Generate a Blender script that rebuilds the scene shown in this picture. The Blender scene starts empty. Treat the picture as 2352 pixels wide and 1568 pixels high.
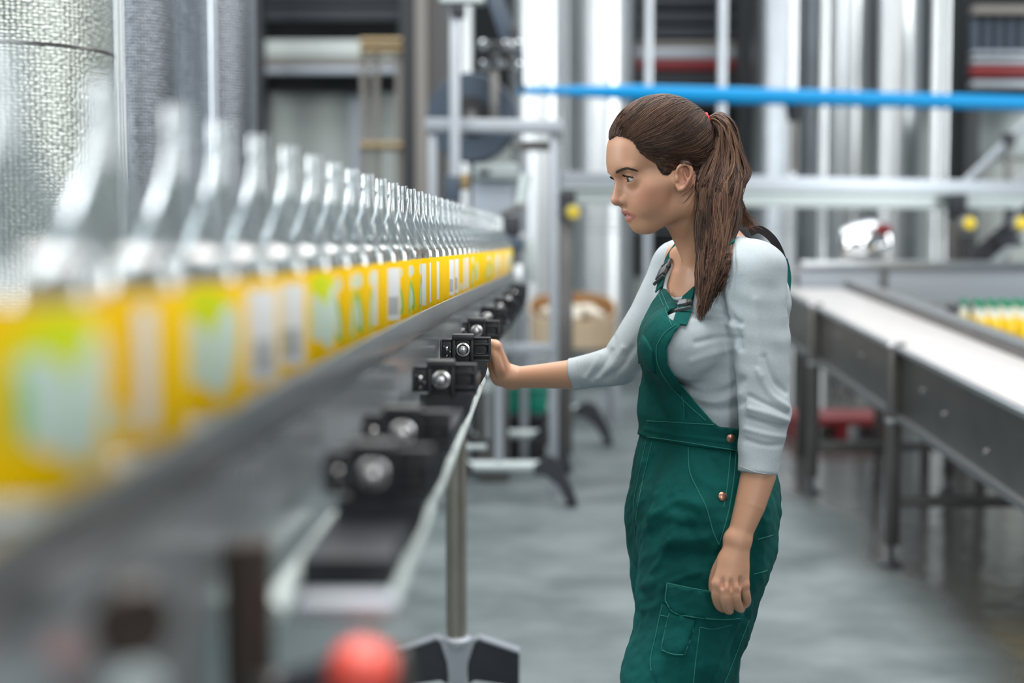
import bpy, bmesh, math, random
import numpy as np
from mathutils import Vector, Matrix, Quaternion
from mathutils.bvhtree import BVHTree

random.seed(7)
SC = bpy.context.scene
COL = SC.collection
PI = math.pi

# ------------------------------------------------------------------ camera
FPX = 3267.0                      # focal length in pixels of the 2352 x 1568 frame
CAMZ = 1.35
PITCH = math.atan(229.0 / FPX)    # eye level lies at y = 555 of the frame
cam_data = bpy.data.cameras.new('camera')
cam_data.sensor_width = 36.0
cam_data.lens = FPX / 2352.0 * 36.0
cam_data.clip_start = 0.05
cam_data.clip_end = 200.0
cam_data.dof.use_dof = True
cam_data.dof.focus_distance = 2.58
cam_data.dof.aperture_fstop = 1.75
cam = bpy.data.objects.new('camera', cam_data)
COL.objects.link(cam)
cam.location = (0, 0, CAMZ)
cam.rotation_euler = (PI / 2 - PITCH, 0, 0)
SC.camera = cam

# ------------------------------------------------------------------ exposure
SC.view_settings.view_transform = 'Standard'
SC.view_settings.look = 'None'
SC.view_settings.gamma = 1.0
SC.view_settings.use_curve_mapping = False
SC.view_settings.exposure = 0.14
try:
    SC.cycles.use_denoising = True
    SC.cycles.max_bounces = 10
    SC.cycles.glossy_bounces = 5
    SC.cycles.transmission_bounces = 6
    SC.cycles.transparent_max_bounces = 48
    SC.cycles.sample_clamp_indirect = 6.0
    SC.cycles.caustics_reflective = False
    SC.cycles.caustics_refractive = False
except Exception:
    pass

# ------------------------------------------------------------------ daylight of the hall
world = bpy.data.worlds.new('hall_daylight')
SC.world = world
world.use_nodes = True
wn = world.node_tree.nodes
wn['Background'].inputs[0].default_value = (0.80, 0.92, 1.0, 1)
wn['Background'].inputs[1].default_value = 0.25

def area_light(name, loc, target, sx, sy, watts, col):
    l = bpy.data.lights.new(name, 'AREA')
    l.shape = 'RECTANGLE'
    l.size, l.size_y = sx, sy
    l.energy = watts
    l.color = col
    o = bpy.data.objects.new(name, l)
    COL.objects.link(o)
    o.location = loc
    d = Vector(target) - Vector(loc)
    o.rotation_euler = d.to_track_quat('-Z', 'Y').to_euler()
    return o

# rows of roof lights; tall side lights added unseen for fill and tank streaks
area_light('roof_light', (0.6, 3.0, 5.6), (0.6, 3.0, 0), 5.0, 6.0, 520, (1.0, 0.98, 0.95))
area_light('roof_light', (0.0, 11.5, 6.5), (0.0, 11.5, 0), 9.0, 6.0, 520, (0.95, 0.98, 1.0))
area_light('added_side_light', (-5.5, 2.2, 3.2), (-0.4, 3.2, 1.4), 2.2, 3.0, 200, (0.90, 0.97, 1.0))
area_light('added_side_light', (8.5, 6.0, 3.4), (1.0, 13, 2.2), 2.5, 5.0, 340, (0.97, 1.0, 1.0))
area_light('added_side_light', (-8.0, 7.0, 3.4), (0.0, 13, 2.2), 2.5, 5.0, 170, (0.97, 1.0, 1.0))
area_light('added_side_light', (1.6, -5.0, 3.6), (1.0, 12, 2.2), 0.9, 4.5, 110, (0.97, 1.0, 1.0))
area_light('added_side_light', (-2.6, -4.5, 3.6), (0.5, 12, 2.2), 0.7, 4.5, 80, (0.95, 1.0, 1.0))

# ------------------------------------------------------------------ geometry helpers
CP, SP = math.cos(PITCH), math.sin(PITCH)

def P(px, py, Y):
    """point at depth Y that the photograph shows at pixel (px, py)"""
    u = (px - 1176.0) / FPX
    v = (784.0 - py) / FPX
    dx, dy, dz = u, CP + v * SP, -SP + v * CP
    t = Y / dy
    return Vector((dx * t, Y, CAMZ + dz * t))

def XX(px, Y):
    return P(px, 555, Y).x

def ZZ(py, Y):
    return P(1176, py, Y).z

def floor_Y(py):
    v = (784.0 - py) / FPX
    return CAMZ / (SP - v * CP) * (CP + v * SP)

class MB:
    """collects shapes into one mesh"""
    def __init__(self):
        self.v, self.f = [], []
    def add(self, vs, fs):
        n = len(self.v)
        self.v += [tuple(p) for p in vs]
        self.f += [tuple(i + n for i in q) for q in fs]
        return self
    def box(self, c, s, rot=None, bev=0.0):
        bm = bmesh.new()
        bmesh.ops.create_cube(bm, size=1.0)
        for q in bm.verts:
            q.co = Vector((q.co.x * s[0], q.co.y * s[1], q.co.z * s[2]))
        if bev > 0:
            bmesh.ops.bevel(bm, geom=bm.edges[:] + bm.verts[:], offset=bev, segments=2, affect='EDGES', profile=0.6)
        bm.verts.index_update()
        R = rot if rot is not None else Matrix.Identity(3)
        vs = [R @ q.co + Vector(c) for q in bm.verts]
        fs = [[q.index for q in f.verts] for f in bm.faces]
        bm.free()
        return self.add(vs, fs)
    def beam(self, a, b, w, h, bev=0.0):
        """rectangular bar from a to b, w wide sideways and h high"""
        a, b = Vector(a), Vector(b)
        d = b - a
        L = d.length
        y = d.normalized()
        up = Vector((0, 0, 1)) if abs(y.z) < 0.95 else Vector((0, 1, 0))
        x = y.cross(up).normalized()
        z = x.cross(y)
        R = Matrix((x, y, z)).transposed()
        return self.box((a + b) / 2, (w, L, h), R, bev)
    def tube(self, pts, r, n=12, cap=True, r2=None):
        pts = [Vector(p) for p in pts]
        m = len(pts)
        rs = r if isinstance(r, (list, tuple)) else [r] * m
        vs, fs = [], []
        t0 = (pts[1] - pts[0]).normalized()
        ref = Vector((0, 0, 1)) if abs(t0.z) < 0.9 else Vector((1, 0, 0))
        nx = t0.cross(ref).normalized()
        for i, p in enumerate(pts):
            t = (pts[min(i + 1, m - 1)] - pts[max(i - 1, 0)]).normalized()
            nx = (nx - t * nx.dot(t)).normalized()
            ny = t.cross(nx)
            for k in range(n):
                a = 2 * PI * k / n
                vs.append(p + (nx * math.cos(a) + ny * math.sin(a) * (r2 if r2 else 1.0)) * rs[i])
        for i in range(m - 1):
            for k in range(n):
                k2 = (k + 1) % n
                fs.append((i * n + k, i * n + k2, (i + 1) * n + k2, (i + 1) * n + k))
        if cap:
            fs.append(tuple(range(n - 1, -1, -1)))
            fs.append(tuple((m - 1) * n + k for k in range(n)))
        return self.add(vs, fs)
    def lathe(self, prof, loc=(0, 0, 0), n=32, axis=None, cap=True):
        """profile of (radius, height) turned about a line through loc"""
        R = Matrix.Identity(3)
        if axis is not None:
            R = Vector((0, 0, 1)).rotation_difference(Vector(axis).normalized()).to_matrix()
        L = Vector(loc)
        vs, fs = [], []
        for (r, h) in prof:
            for k in range(n):
                a = 2 * PI * k / n
                vs.append(R @ Vector((r * math.cos(a), r * math.sin(a), h)) + L)
        for i in range(len(prof) - 1):
            for k in range(n):
                k2 = (k + 1) % n
                fs.append((i * n + k, i * n + k2, (i + 1) * n + k2, (i + 1) * n + k))
        if cap:
            fs.append(tuple(range(n - 1, -1, -1)))
            m = len(prof) - 1
            fs.append(tuple(m * n + k for k in range(n)))
        return self.add(vs, fs)
    def prism(self, poly, o, ex, ey, d):
        """flat outline poly in the plane (o, ex, ey) pushed along d"""
        o, ex, ey, d = Vector(o), Vector(ex), Vector(ey), Vector(d)
        n = len(poly)
        vs = [o + ex * a + ey * b for a, b in poly]
        vs += [p + d for p in vs]
        fs = [tuple(range(n - 1, -1, -1)), tuple(range(n, 2 * n))]
        for k in range(n):
            k2 = (k + 1) % n
            fs.append((k, k2, n + k2, n + k))
        return self.add(vs, fs)

def mesh_from(name, vs, fs, smooth=True, angle=40):
    me = bpy.data.meshes.new(name)
    me.from_pydata([tuple(p) for p in vs], [], [tuple(q) for q in fs])
    bm = bmesh.new()
    bm.from_mesh(me)
    bmesh.ops.recalc_face_normals(bm, faces=bm.faces)
    bm.to_mesh(me)
    bm.free()
    if smooth:
        me.polygons.foreach_set('use_smooth', [True] * len(me.polygons))
        try:
            me.set_sharp_from_angle(angle=math.radians(angle))
        except Exception:
            pass
    me.update()
    return me

def obj(name, mb, mat, parent=None, angle=40):
    me = mesh_from(name, mb.v, mb.f, True, angle)
    if mat is not None:
        me.materials.append(mat)
    o = bpy.data.objects.new(name, me)
    COL.objects.link(o)
    if parent is not None:
        o.parent = parent
        o.matrix_parent_inverse = world_of(parent).inverted()
    return o

def world_of(o):
    m = Matrix.LocRotScale(o.location, o.rotation_euler, o.scale)
    if o.parent is not None:
        return world_of(o.parent) @ o.matrix_parent_inverse @ m
    return m

def tag(o, label, cat, group=None, kind=None):
    o['label'] = label
    o['category'] = cat
    if group:
        o['group'] = group
    if kind:
        o['kind'] = kind
    return o

def thing(name, label, cat, loc=(0, 0, 0), group=None):
    o = bpy.data.objects.new(name, None)
    o.empty_display_size = 0.05
    COL.objects.link(o)
    o.location = loc
    return tag(o, label, cat, group)

def struct(name, mb, mat):
    o = obj(name, mb, mat)
    o['kind'] = 'structure'
    return o

def dup(root, loc=None, rotz=None, label=None, group=None):
    r = root.copy()
    COL.objects.link(r)
    if loc is not None:
        r.location = loc
    if rotz is not None:
        r.rotation_euler = (0, 0, rotz)
    if label:
        r['label'] = label
    if group:
        r['group'] = group
    for ch in list(root.children):
        c = ch.copy()
        COL.objects.link(c)
        c.parent = r
        for g in list(ch.children):
            d = g.copy()
            COL.objects.link(d)
            d.parent = c
    return r

# ------------------------------------------------------------------ materials
def mat(name, col, rough=0.5, metal=0.0, noise=None, bump=None, spec=0.5, aniso=None, coat=0.0, coords='Object'):
    """noise = (scale, amount, colour2); bump = (scale, strength, distance)"""
    m = bpy.data.materials.new(name)
    m.use_nodes = True
    nt = m.node_tree
    b = nt.nodes['Principled BSDF']
    b.inputs['Base Color'].default_value = (*col, 1)
    b.inputs['Roughness'].default_value = rough
    b.inputs['Metallic'].default_value = metal
    b.inputs['Specular IOR Level'].default_value = spec
    if coat:
        b.inputs['Coat Weight'].default_value = coat
        b.inputs['Coat Roughness'].default_value = 0.08
    if noise or bump:
        tc = nt.nodes.new('ShaderNodeTexCoord')
    if noise:
        n = nt.nodes.new('ShaderNodeTexNoise')
        mp = nt.nodes.new('ShaderNodeMapping')
        s = noise[0]
        mp.inputs['Scale'].default_value = s if isinstance(s, tuple) else (s, s, s)
        n.inputs['Scale'].default_value = 1.0
        n.inputs['Detail'].default_value = 5
        nt.links.new(tc.outputs[coords], mp.inputs['Vector'])
        nt.links.new(mp.outputs[0], n.inputs['Vector'])
        r = nt.nodes.new('ShaderNodeMapRange')
        r.inputs['From Min'].default_value = 0.36
        r.inputs['From Max'].default_value = 0.64
        r.inputs['To Max'].default_value = noise[1]
        nt.links.new(n.outputs['Fac'], r.inputs['Value'])
        mx = nt.nodes.new('ShaderNodeMix')
        mx.data_type = 'RGBA'
        mx.inputs[6].default_value = (*col, 1)
        mx.inputs[7].default_value = (*noise[2], 1)
        nt.links.new(r.outputs[0], mx.inputs[0])
        nt.links.new(mx.outputs[2], b.inputs['Base Color'])
    if bump:
        n2 = nt.nodes.new('ShaderNodeTexNoise')
        mp2 = nt.nodes.new('ShaderNodeMapping')
        s = bump[0]
        mp2.inputs['Scale'].default_value = s if isinstance(s, tuple) else (s, s, s)
        n2.inputs['Scale'].default_value = 1.0
        n2.inputs['Detail'].default_value = 4
        nt.links.new(tc.outputs[coords], mp2.inputs['Vector'])
        nt.links.new(mp2.outputs[0], n2.inputs['Vector'])
        bp = nt.nodes.new('ShaderNodeBump')
        bp.inputs['Strength'].default_value = bump[1]
        bp.inputs['Distance'].default_value = bump[2]
        nt.links.new(n2.outputs['Fac'], bp.inputs['Height'])
        nt.links.new(bp.outputs[0], b.inputs['Normal'])
    if aniso:
        b.inputs['Anisotropic'].default_value = aniso
    return m

M = {}
M['steel'] = mat('stainless_steel', (0.62, 0.64, 0.66), 0.28, 1.0, (6, 0.5, (0.50, 0.52, 0.54)))
M['steel_panel'] = mat('stainless_side_panel', (0.50, 0.54, 0.56), 0.22, 0.55, (9, 0.5, (0.42, 0.46, 0.48)))
M['steel_dark'] = mat('dull_steel', (0.19, 0.182, 0.176), 0.38, 0.9, (5, 0.6, (0.13, 0.125, 0.12)))
M['rail_grey'] = mat('grey_guard_rail', (0.26, 0.27, 0.28), 0.42, 0.8)
M['tank'] = mat('brushed_tank_steel', (0.78, 0.80, 0.81), 0.34, 1.0, (4, 0.4, (0.70, 0.72, 0.74)))
M['tank_dull'] = mat('dull_tank_steel', (0.55, 0.58, 0.62), 0.34, 1.0, (4, 0.5, (0.44, 0.47, 0.50)))
M['alu'] = mat('pale_aluminium', (0.50, 0.56, 0.56), 0.42, 0.2, (3, 0.4, (0.45, 0.51, 0.52)))
M['alu_grey'] = mat('grey_aluminium', (0.38, 0.41, 0.45), 0.40, 0.5)
M['black'] = mat('black_plastic', (0.022, 0.024, 0.030), 0.38, 0.0, (30, 0.5, (0.030, 0.032, 0.040)))
M['black_rubber'] = mat('black_rubber', (0.012, 0.013, 0.015), 0.6)
M['white_tube'] = mat('pale_guide_tube', (0.62, 0.70, 0.68), 0.35)
M['belt'] = mat('pale_conveyor_belt', (0.54, 0.52, 0.51), 0.5, 0.0, (12, 0.5, (0.48, 0.46, 0.45)))
M['blue'] = mat('bright_blue_paint', (0.0, 0.29, 0.66), 0.5, 0.0, None, None, 0.3)
M['red'] = mat('orange_red_plastic', (0.86, 0.10, 0.07), 0.35)
M['dark_red'] = mat('dark_red_paint', (0.20, 0.012, 0.016), 0.45)
M['yellow'] = mat('yellow_plastic', (0.82, 0.62, 0.03), 0.4)
M['dark_wall'] = mat('dark_wall', (0.008, 0.010, 0.012), 0.8)
M['dark_panel'] = mat('dark_louvre_paint', (0.022, 0.026, 0.033), 0.55)
M['white_wall'] = mat('white_wall_panel', (0.56, 0.60, 0.57), 0.55, 0.0, (1.2, 0.5, (0.50, 0.54, 0.51)))
M['pillar'] = mat('grey_brown_paint_and_lit_pillar', (0.24, 0.22, 0.20), 0.5)  # paint of bars and posts; also the left pillar's lit face
M['pillar_dark'] = mat('dark_pillar_paint', (0.022, 0.025, 0.028), 0.5)
M['pillar_shaded'] = mat('shaded_pillar_grey', (0.085, 0.083, 0.080), 0.5)  # left pillar's dimmer side, shade put into the colour
M['pole'] = mat('worn_brown_steel', (0.34, 0.31, 0.27), 0.35, 0.9, (14, 0.5, (0.28, 0.25, 0.21)))
M['brown'] = mat('brown_oiled_steel', (0.060, 0.042, 0.034), 0.4, 0.3)
M['brass'] = mat('tarnished_brass', (0.30, 0.22, 0.12), 0.4, 0.7)
M['card'] = mat('brown_cardboard', (0.34, 0.17, 0.06), 0.75, 0.0, (8, 0.5, (0.27, 0.13, 0.045)))
M['card_in'] = mat('pale_cardboard', (0.66, 0.52, 0.36), 0.75, 0.0, (5, 0.6, (0.60, 0.45, 0.29)))
M['cream'] = mat('cream_film', (0.80, 0.74, 0.62), 0.45, 0.0, None, (14, 0.6, 0.03))
M['green_crate'] = mat('green_crate_plastic', (0.0, 0.19, 0.13), 0.45)
M['blue_grey'] = mat('blue_grey_paint', (0.050, 0.072, 0.105), 0.5)
M['machine'] = mat('pale_blue_grey_machine_paint', (0.42, 0.47, 0.54), 0.45)
M['chrome'] = mat('polished_chrome', (0.80, 0.81, 0.82), 0.10, 1.0)
M['bolt'] = mat('bolt_steel', (0.62, 0.60, 0.60), 0.24, 1.0)

# concrete floor: grey blue, darker and shinier where water lies
def floor_material():
    m = bpy.data.materials.new('wet_concrete')
    m.use_nodes = True
    nt = m.node_tree
    b = nt.nodes['Principled BSDF']
    tc = nt.nodes.new('ShaderNodeTexCoord')
    def noise(scale, detail=6):
        n = nt.nodes.new('ShaderNodeTexNoise')
        n.inputs['Scale'].default_value = scale
        n.inputs['Detail'].default_value = detail
        nt.links.new(tc.outputs['Object'], n.inputs['Vector'])
        return n
    def mrange(src, a, c, lo, hi):
        r = nt.nodes.new('ShaderNodeMapRange')
        r.inputs['From Min'].default_value = a
        r.inputs['From Max'].default_value = c
        r.inputs['To Min'].default_value = lo
        r.inputs['To Max'].default_value = hi
        nt.links.new(src, r.inputs['Value'])
        return r
    n1 = noise(2.2)
    n2 = noise(0.55, 3)
    c = nt.nodes.new('ShaderNodeMix')
    c.data_type = 'RGBA'
    c.inputs[6].default_value = (0.080, 0.103, 0.108, 1)
    c.inputs[7].default_value = (0.185, 0.218, 0.225, 1)
    nt.links.new(mrange(n1.outputs['Fac'], 0.34, 0.66, 0, 1).outputs[0], c.inputs[0])
    # water lies along the inclined conveyor: a band in x, ragged by noise
    sep = nt.nodes.new('ShaderNodeSeparateXYZ')
    nt.links.new(tc.outputs['Object'], sep.inputs[0])
    ad = nt.nodes.new('ShaderNodeMath')
    ad.operation = 'ADD'
    nt.links.new(sep.outputs['X'], ad.inputs[0])
    nt.links.new(mrange(n2.outputs['Fac'], 0.3, 0.7, -0.35, 0.35).outputs[0], ad.inputs[1])
    wet = mrange(ad.outputs[0], 1.25, 1.62, 0, 1)
    c2 = nt.nodes.new('ShaderNodeMix')
    c2.data_type = 'RGBA'
    nt.links.new(wet.outputs[0], c2.inputs[0])
    nt.links.new(c.outputs[2], c2.inputs[6])
    c2.inputs[7].default_value = (0.060, 0.060, 0.056, 1)
    nt.links.new(c2.outputs[2], b.inputs['Base Color'])
    nt.links.new(mrange(wet.outputs[0], 0, 1, 0.52, 0.16).outputs[0], b.inputs['Roughness'])
    bp = nt.nodes.new('ShaderNodeBump')
    bp.inputs['Strength'].default_value = 0.25
    bp.inputs['Distance'].default_value = 0.02
    nt.links.new(noise(5.0).outputs['Fac'], bp.inputs['Height'])
    nt.links.new(bp.outputs[0], b.inputs['Normal'])
    return m
M['floor'] = floor_material()

# dimpled jacket steel: rows of small dents
def dimple_material(name, col, scale, seamy):
    m = bpy.data.materials.new(name)
    m.use_nodes = True
    nt = m.node_tree
    b = nt.nodes['Principled BSDF']
    b.inputs['Base Color'].default_value = (*col, 1)
    b.inputs['Metallic'].default_value = 1.0
    b.inputs['Roughness'].default_value = 0.33
    uv = nt.nodes.new('ShaderNodeUVMap')
    mp = nt.nodes.new('ShaderNodeMapping')
    mp.inputs['Scale'].default_value = (scale, scale * 1.5, 1)
    nt.links.new(uv.outputs[0], mp.inputs['Vector'])
    v = nt.nodes.new('ShaderNodeTexVoronoi')
    v.inputs['Scale'].default_value = 1.0
    v.inputs['Randomness'].default_value = 0.35
    nt.links.new(mp.outputs[0], v.inputs['Vector'])
    bp = nt.nodes.new('ShaderNodeBump')
    bp.inputs['Strength'].default_value = 1.0
    bp.inputs['Distance'].default_value = 0.006
    nt.links.new(v.outputs['Distance'], bp.inputs['Height'])
    nt.links.new(bp.outputs[0], b.inputs['Normal'])
    return m
M['dimple'] = dimple_material('dimpled_jacket_steel', (0.36, 0.39, 0.37), 80.0, 0)
M['dimple_dark'] = dimple_material('dark_dimpled_jacket_steel', (0.22, 0.24, 0.27), 66.0, 0)
# ================================================================== SETTING
struct('floor', MB().box((1.0, 7.5, -0.05), (26, 25, 0.1)), M['floor'])

wb = MB().box((-2.0, 17.6, 1.5), (24, 0.2, 3.0))
struct('wall_back', wb, M['white_wall'])
struct('trim_1', MB().box((-2.0, 17.4, 4.6), (24, 0.4, 3.2)), M['dark_wall'])          # dark upper storey

def cyl_uv(o, cx, cy):
    me = o.data
    uv = me.uv_layers.new(name='UVMap')
    for p in me.polygons:
        a0 = None
        for li in p.loop_indices:
            co = me.vertices[me.loops[li].vertex_index].co
            a = math.atan2(co.y - cy, co.x - cx)
            if a0 is None:
                a0 = a
            while a - a0 > PI:
                a -= 2 * PI
            while a - a0 < -PI:
                a += 2 * PI
            r = math.hypot(co.x - cx, co.y - cy)
            uv.data[li].uv = (a * max(r, 0.2), co.z)

# ------------------------------------------------------------------ tanks and pipes at the back
def tank(px, Y, half_px, label, m='tank', bands=(1.9, 3.4), dimple=None, base=0.0, top=5.2):
    X = XX(px, Y)
    r = half_px / FPX * Y
    t = thing('storage_tank', label, 'tank', (X, Y, 0), 'steel storage tanks')
    prof = [(r * 0.3, base + 0.02), (r, base + 0.25), (r, top), (r * 0.7, top + r * 0.35), (r * 0.15, top + r * 0.5)]
    sh = obj('shell', MB().lathe(prof, (X, Y, 0), 64), M[dimple or m], t, 30)
    if dimple:
        cyl_uv(sh, X, Y)
    for z in bands:
        obj('weld_band', MB().lathe([(r + 0.0005, z - 0.004), (r + 0.0015, z), (r + 0.0005, z + 0.004)], (X, Y, 0), 64, cap=False), M['steel_dark'], t)
    for k in range(3):
        a = 2 * PI * k / 3 - PI / 2
        p = Vector((X + r * 0.62 * math.cos(a), Y + r * 0.62 * math.sin(a), 0))
        obj('leg', MB().tube([p, p + Vector((0, 0, base + 0.24))], 0.03, 10), M['steel_dark'], t)
    return t

tank(52, 3.6, 212, 'wide dimpled steel tank with a level seam, behind the nearest clear bottles', dimple='dimple', bands=(1.818,), top=2.7)
tank(322, 4.4, 90, 'grey dimpled steel column between two thin upright pipes', dimple='dimple_dark', bands=(), top=2.9)
tank(503, 5.2, 90, 'narrow dimpled column, pale on one flank and dark on the other', dimple='dimple_dark', bands=(), top=3.1)
tank(1238, 13.0, 66, 'bright steel tank rising behind the top beam of the machine gantry', bands=())
tank(1375, 13.6, 80, 'pale steel tank directly above the woman\'s face', bands=())
tank(1800, 14.0, 76, 'dull steel tank behind the woman\'s ponytail', m='tank_dull', bands=())
tank(1942, 13.0, 45, 'slim bright tank beside a thin upright pipe, above the chrome motor', bands=())
tank(2053, 14.0, 60, 'broad pale tank next to the dark upright pillar', bands=())

def pipe(px, Y, half_px, label, m='steel', z0=0.0, z1=5.2, joints=()):
    X = XX(px, Y)
    r = half_px / FPX * Y
    t = thing('standing_pipe', label, 'pipe', (X, Y, z0), 'upright pipes among the tanks')
    obj('pipe_run', MB().tube([(X, Y, z0), (X, Y, z1)], r, 16), M[m], t)
    if z0 == 0.0:
        obj('floor_flange', MB().lathe([(r * 2, 0.001), (r * 2, 0.02), (r, 0.025)], (X, Y, 0), 16), M[m], t)
    for z in joints:
        obj('union_joint', MB().lathe([(r, z - 0.04), (r * 1.6, z - 0.035), (r * 1.6, z + 0.035), (r, z + 0.04)], (X, Y, 0), 16), M[m], t)
    return t

pipe(283, 3.9, 11, 'shiny upright pipe in front of the dimpled tanks', 'tank', z1=2.8)
pipe(496, 4.75, 9, 'thin upright pipe in front of the half dark column', 'tank_dull', z1=3.0)
pipe(1487, 11.0, 11, 'upright pipe crossing the dark louvres, above the woman\'s forehead', 'tank_dull')
pipe(1655, 11.0, 11, 'upright pipe crossing the dark louvres, above the hair tie', 'tank_dull')
pipe(1816, 11.0, 11, 'bright pipe ending above the ponytail at the blue pipe', 'tank')
pipe(1888, 11.2, 10, 'bright pipe just before the slim bright tank', 'tank')
pipe(2141, 12.0, 11, 'thicker of two close pipes beside the dark pillar', 'tank')
pipe(2166, 11.2, 7, 'thinner of two close pipes beside the dark pillar', 'tank')
pipe(1072, 12.0, 14, 'pale pipe behind the tall post of the machine gantry', 'tank')

# pillars of the building
def ibeam(name, px, Y, wpx, m, dm):
    X = XX(px, Y)
    w = wpx / FPX * Y
    mb = MB().box((X - w * 0.36, Y, 2.7), (w * 0.24, w, 5.4)).box((X + w * 0.36, Y, 2.7), (w * 0.24, w, 5.4)).box((X, Y + w * 0.1, 2.7), (w * 0.5, w * 0.2, 5.4))
    return struct(name, mb, M[m])
struct('pillar_left', MB().box((XX(944, 10.4), 10.4, 2.7), (30 / FPX * 10.4, 0.3, 5.4)), M['pillar_dark'])  # one pillar in three tones: lit strip and shaded sides put into colour
struct('pillar_left_lit', MB().box((XX(973, 10.4), 10.36, 2.7), (26 / FPX * 10.4, 0.3, 5.4)), M['pillar'])
struct('pillar_left_shaded', MB().box((XX(1009, 10.4), 10.4, 2.7), (44 / FPX * 10.4, 0.26, 5.4)), M['pillar_shaded'])
struct('pillar_middle', MB().box((XX(1712, 14.6), 14.6, 2.7), (48 / FPX * 14.6, 0.3, 5.4)), M['pillar_dark'])
struct('pillar_right', MB().box((XX(2202, 12.4), 12.4, 2.7), (58 / FPX * 12.4, 0.3, 5.4)), M['pillar_dark'])
struct('pillar_far', MB().box((XX(585, 14.5), 14.5, 2.7), (50 / FPX * 14.5, 0.3, 5.4)), M['pillar_dark'])

# dark louvred openings with bars
def louvre(px0, px1, Y, label, rows, back_py, mdark='dark_wall'):
    x0, x1 = XX(px0, Y), XX(px1, Y)
    z0, z1 = ZZ(back_py[1], Y), ZZ(back_py[0], Y)
    xm, w = (x0 + x1) / 2, x1 - x0
    t = thing('louvre_rack', label, 'rack', (xm, Y, 0), 'dark racks between the tanks')
    obj('back_panel', MB().box((xm, Y + 0.3, (z0 + z1) / 2), (w, 0.06, z1 - z0)), M[mdark], t)
    for s in (0, 1):
        obj('upright', MB().box((x0 + 0.04 + s * (w - 0.08), Y, z1 / 2), (0.08, 0.12, z1)), M['pillar_dark'], t)
    for (py0, py1, m) in rows:
        za, zb = ZZ(py1, Y), ZZ(py0, Y)
        obj('cross_bar', MB().box((xm, Y + 0.06, (za + zb) / 2), (w - 0.02, 0.16, zb - za), None, 0.012), M[m], t)
    return t
louvre(560, 938, 15.2, 'dark rack with pale beams, between the half dark column and the brown pillar',
       [(0, 12, 'dark_panel'), (22, 48, 'dark_panel'), (92, 132, 'white_wall'), (134, 150, 'pillar'), (152, 170, 'alu_grey')], (-60, 206))
louvre(1440, 1705, 15.2, 'dark rack of level louvres with a dark red bar, above the woman\'s head',
       [(-6, 14, 'dark_panel'), (30, 52, 'dark_panel'), (62, 88, 'dark_panel'), (96, 110, 'pillar'), (112, 134, 'alu_grey'), (137, 160, 'dark_red'), (170, 192, 'dark_panel'),
        (215, 250, 'dark_panel'), (290, 330, 'dark_panel'), (370, 400, 'dark_panel')], (-60, 640))
t = thing('wall_panel', 'large pale panel below the dark rack with pale beams', 'panel', (XX(740, 16), 16.0, 0))
xa, xb = XX(575, 16.0), XX(935, 16.0)
obj('sheet', MB().box(((xa + xb) / 2, 16.0, ZZ(205, 16) / 2), (xb - xa, 0.08, ZZ(205, 16)), None, 0.01), M['white_wall'], t)
for px in (600, 820):
    obj('panel_post', MB().box((XX(px, 15.9), 15.9, ZZ(205, 16) / 2), (0.14, 0.1, ZZ(205, 16))), M['alu_grey'], t)
t = thing('handrail', 'tarnished brass handrail standing before the pale wall panel', 'railing', (XX(870, 12.5), 12.5, 0))
for px in (838, 866, 918):
    obj('post', MB().tube([(XX(px, 12.5), 12.5, 0), (XX(px, 12.5), 12.5, ZZ(92, 12.5))], 0.03, 10), M['pillar'], t)
for py in (96, 116, 335):
    obj('rail', MB().tube([P(828, py, 12.45), P(925, py, 12.45)], 0.036, 10), M['brass'], t)

# upper machine at the far side
Y = 11.8
t = thing('ribbed_machine', 'dark ribbed machine with a dark red bar, in the upper corner beyond the dark pillar', 'machine', (XX(2330, Y), Y, 0))
x0, x1 = XX(2228, Y), XX(2480, Y)
xm, w = (x0 + x1) / 2, x1 - x0
obj('hood', MB().box((xm, Y + 0.4, (ZZ(-80, Y) + ZZ(216, Y)) / 2), (w, 0.5, ZZ(-80, Y) - ZZ(216, Y)), None, 0.02), M['dark_wall'], t)
for k in range(9):
    px = 2238 + 27 * k
    obj('rib', MB().box(((XX(px, Y)), Y + 0.12, (ZZ(40, Y) + ZZ(116, Y)) / 2), (0.055, 0.08, ZZ(40, Y) - ZZ(116, Y)), None, 0.008), M['blue_grey'], t)
for (a, b, mm) in ((12, 30, 'pillar'), (115, 126, 'alu_grey'), (132, 146, 'alu_grey'), (149, 174, 'dark_red'), (184, 200, 'alu_grey')):
    obj('cross_bar', MB().box((xm, Y + 0.08, (ZZ(a, Y) + ZZ(b, Y)) / 2), (w, 0.12, ZZ(a, Y) - ZZ(b, Y)), None, 0.01), M[mm], t)
obj('frame_leg', MB().box((x0 + 0.08, Y + 0.3, ZZ(216, Y) / 2), (0.1, 0.1, ZZ(216, Y))), M['pillar_dark'], t)
obj('frame_leg', MB().box((x1 - 0.08, Y + 0.3, ZZ(216, Y) / 2), (0.1, 0.1, ZZ(216, Y))), M['pillar_dark'], t)
Y = 12.6
t = thing('white_vessel', 'white box-shaped vessel below the dark ribbed machine', 'vessel', (XX(2360, Y), Y, 0))
obj('body', MB().box((XX(2360, Y), Y + 0.5, (ZZ(248, Y) + ZZ(362, Y)) / 2), (1.05, 0.8, ZZ(248, Y) - ZZ(362, Y)), None, 0.05), M['alu'], t)
obj('skirt', MB().box((XX(2360, Y), Y + 0.55, ZZ(362, Y) / 2), (1.0, 0.7, ZZ(362, Y) - 0.002)), M['white_wall'], t)
t = thing('pipe_brace', 'grey slanting brace before the white vessel', 'brace', P(2280, 430, 10.9))
obj('strut', MB().tube([P(2216, 420, 10.6), P(2380, 262, 10.6)], 0.03, 10), M['alu_grey'], t)
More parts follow.
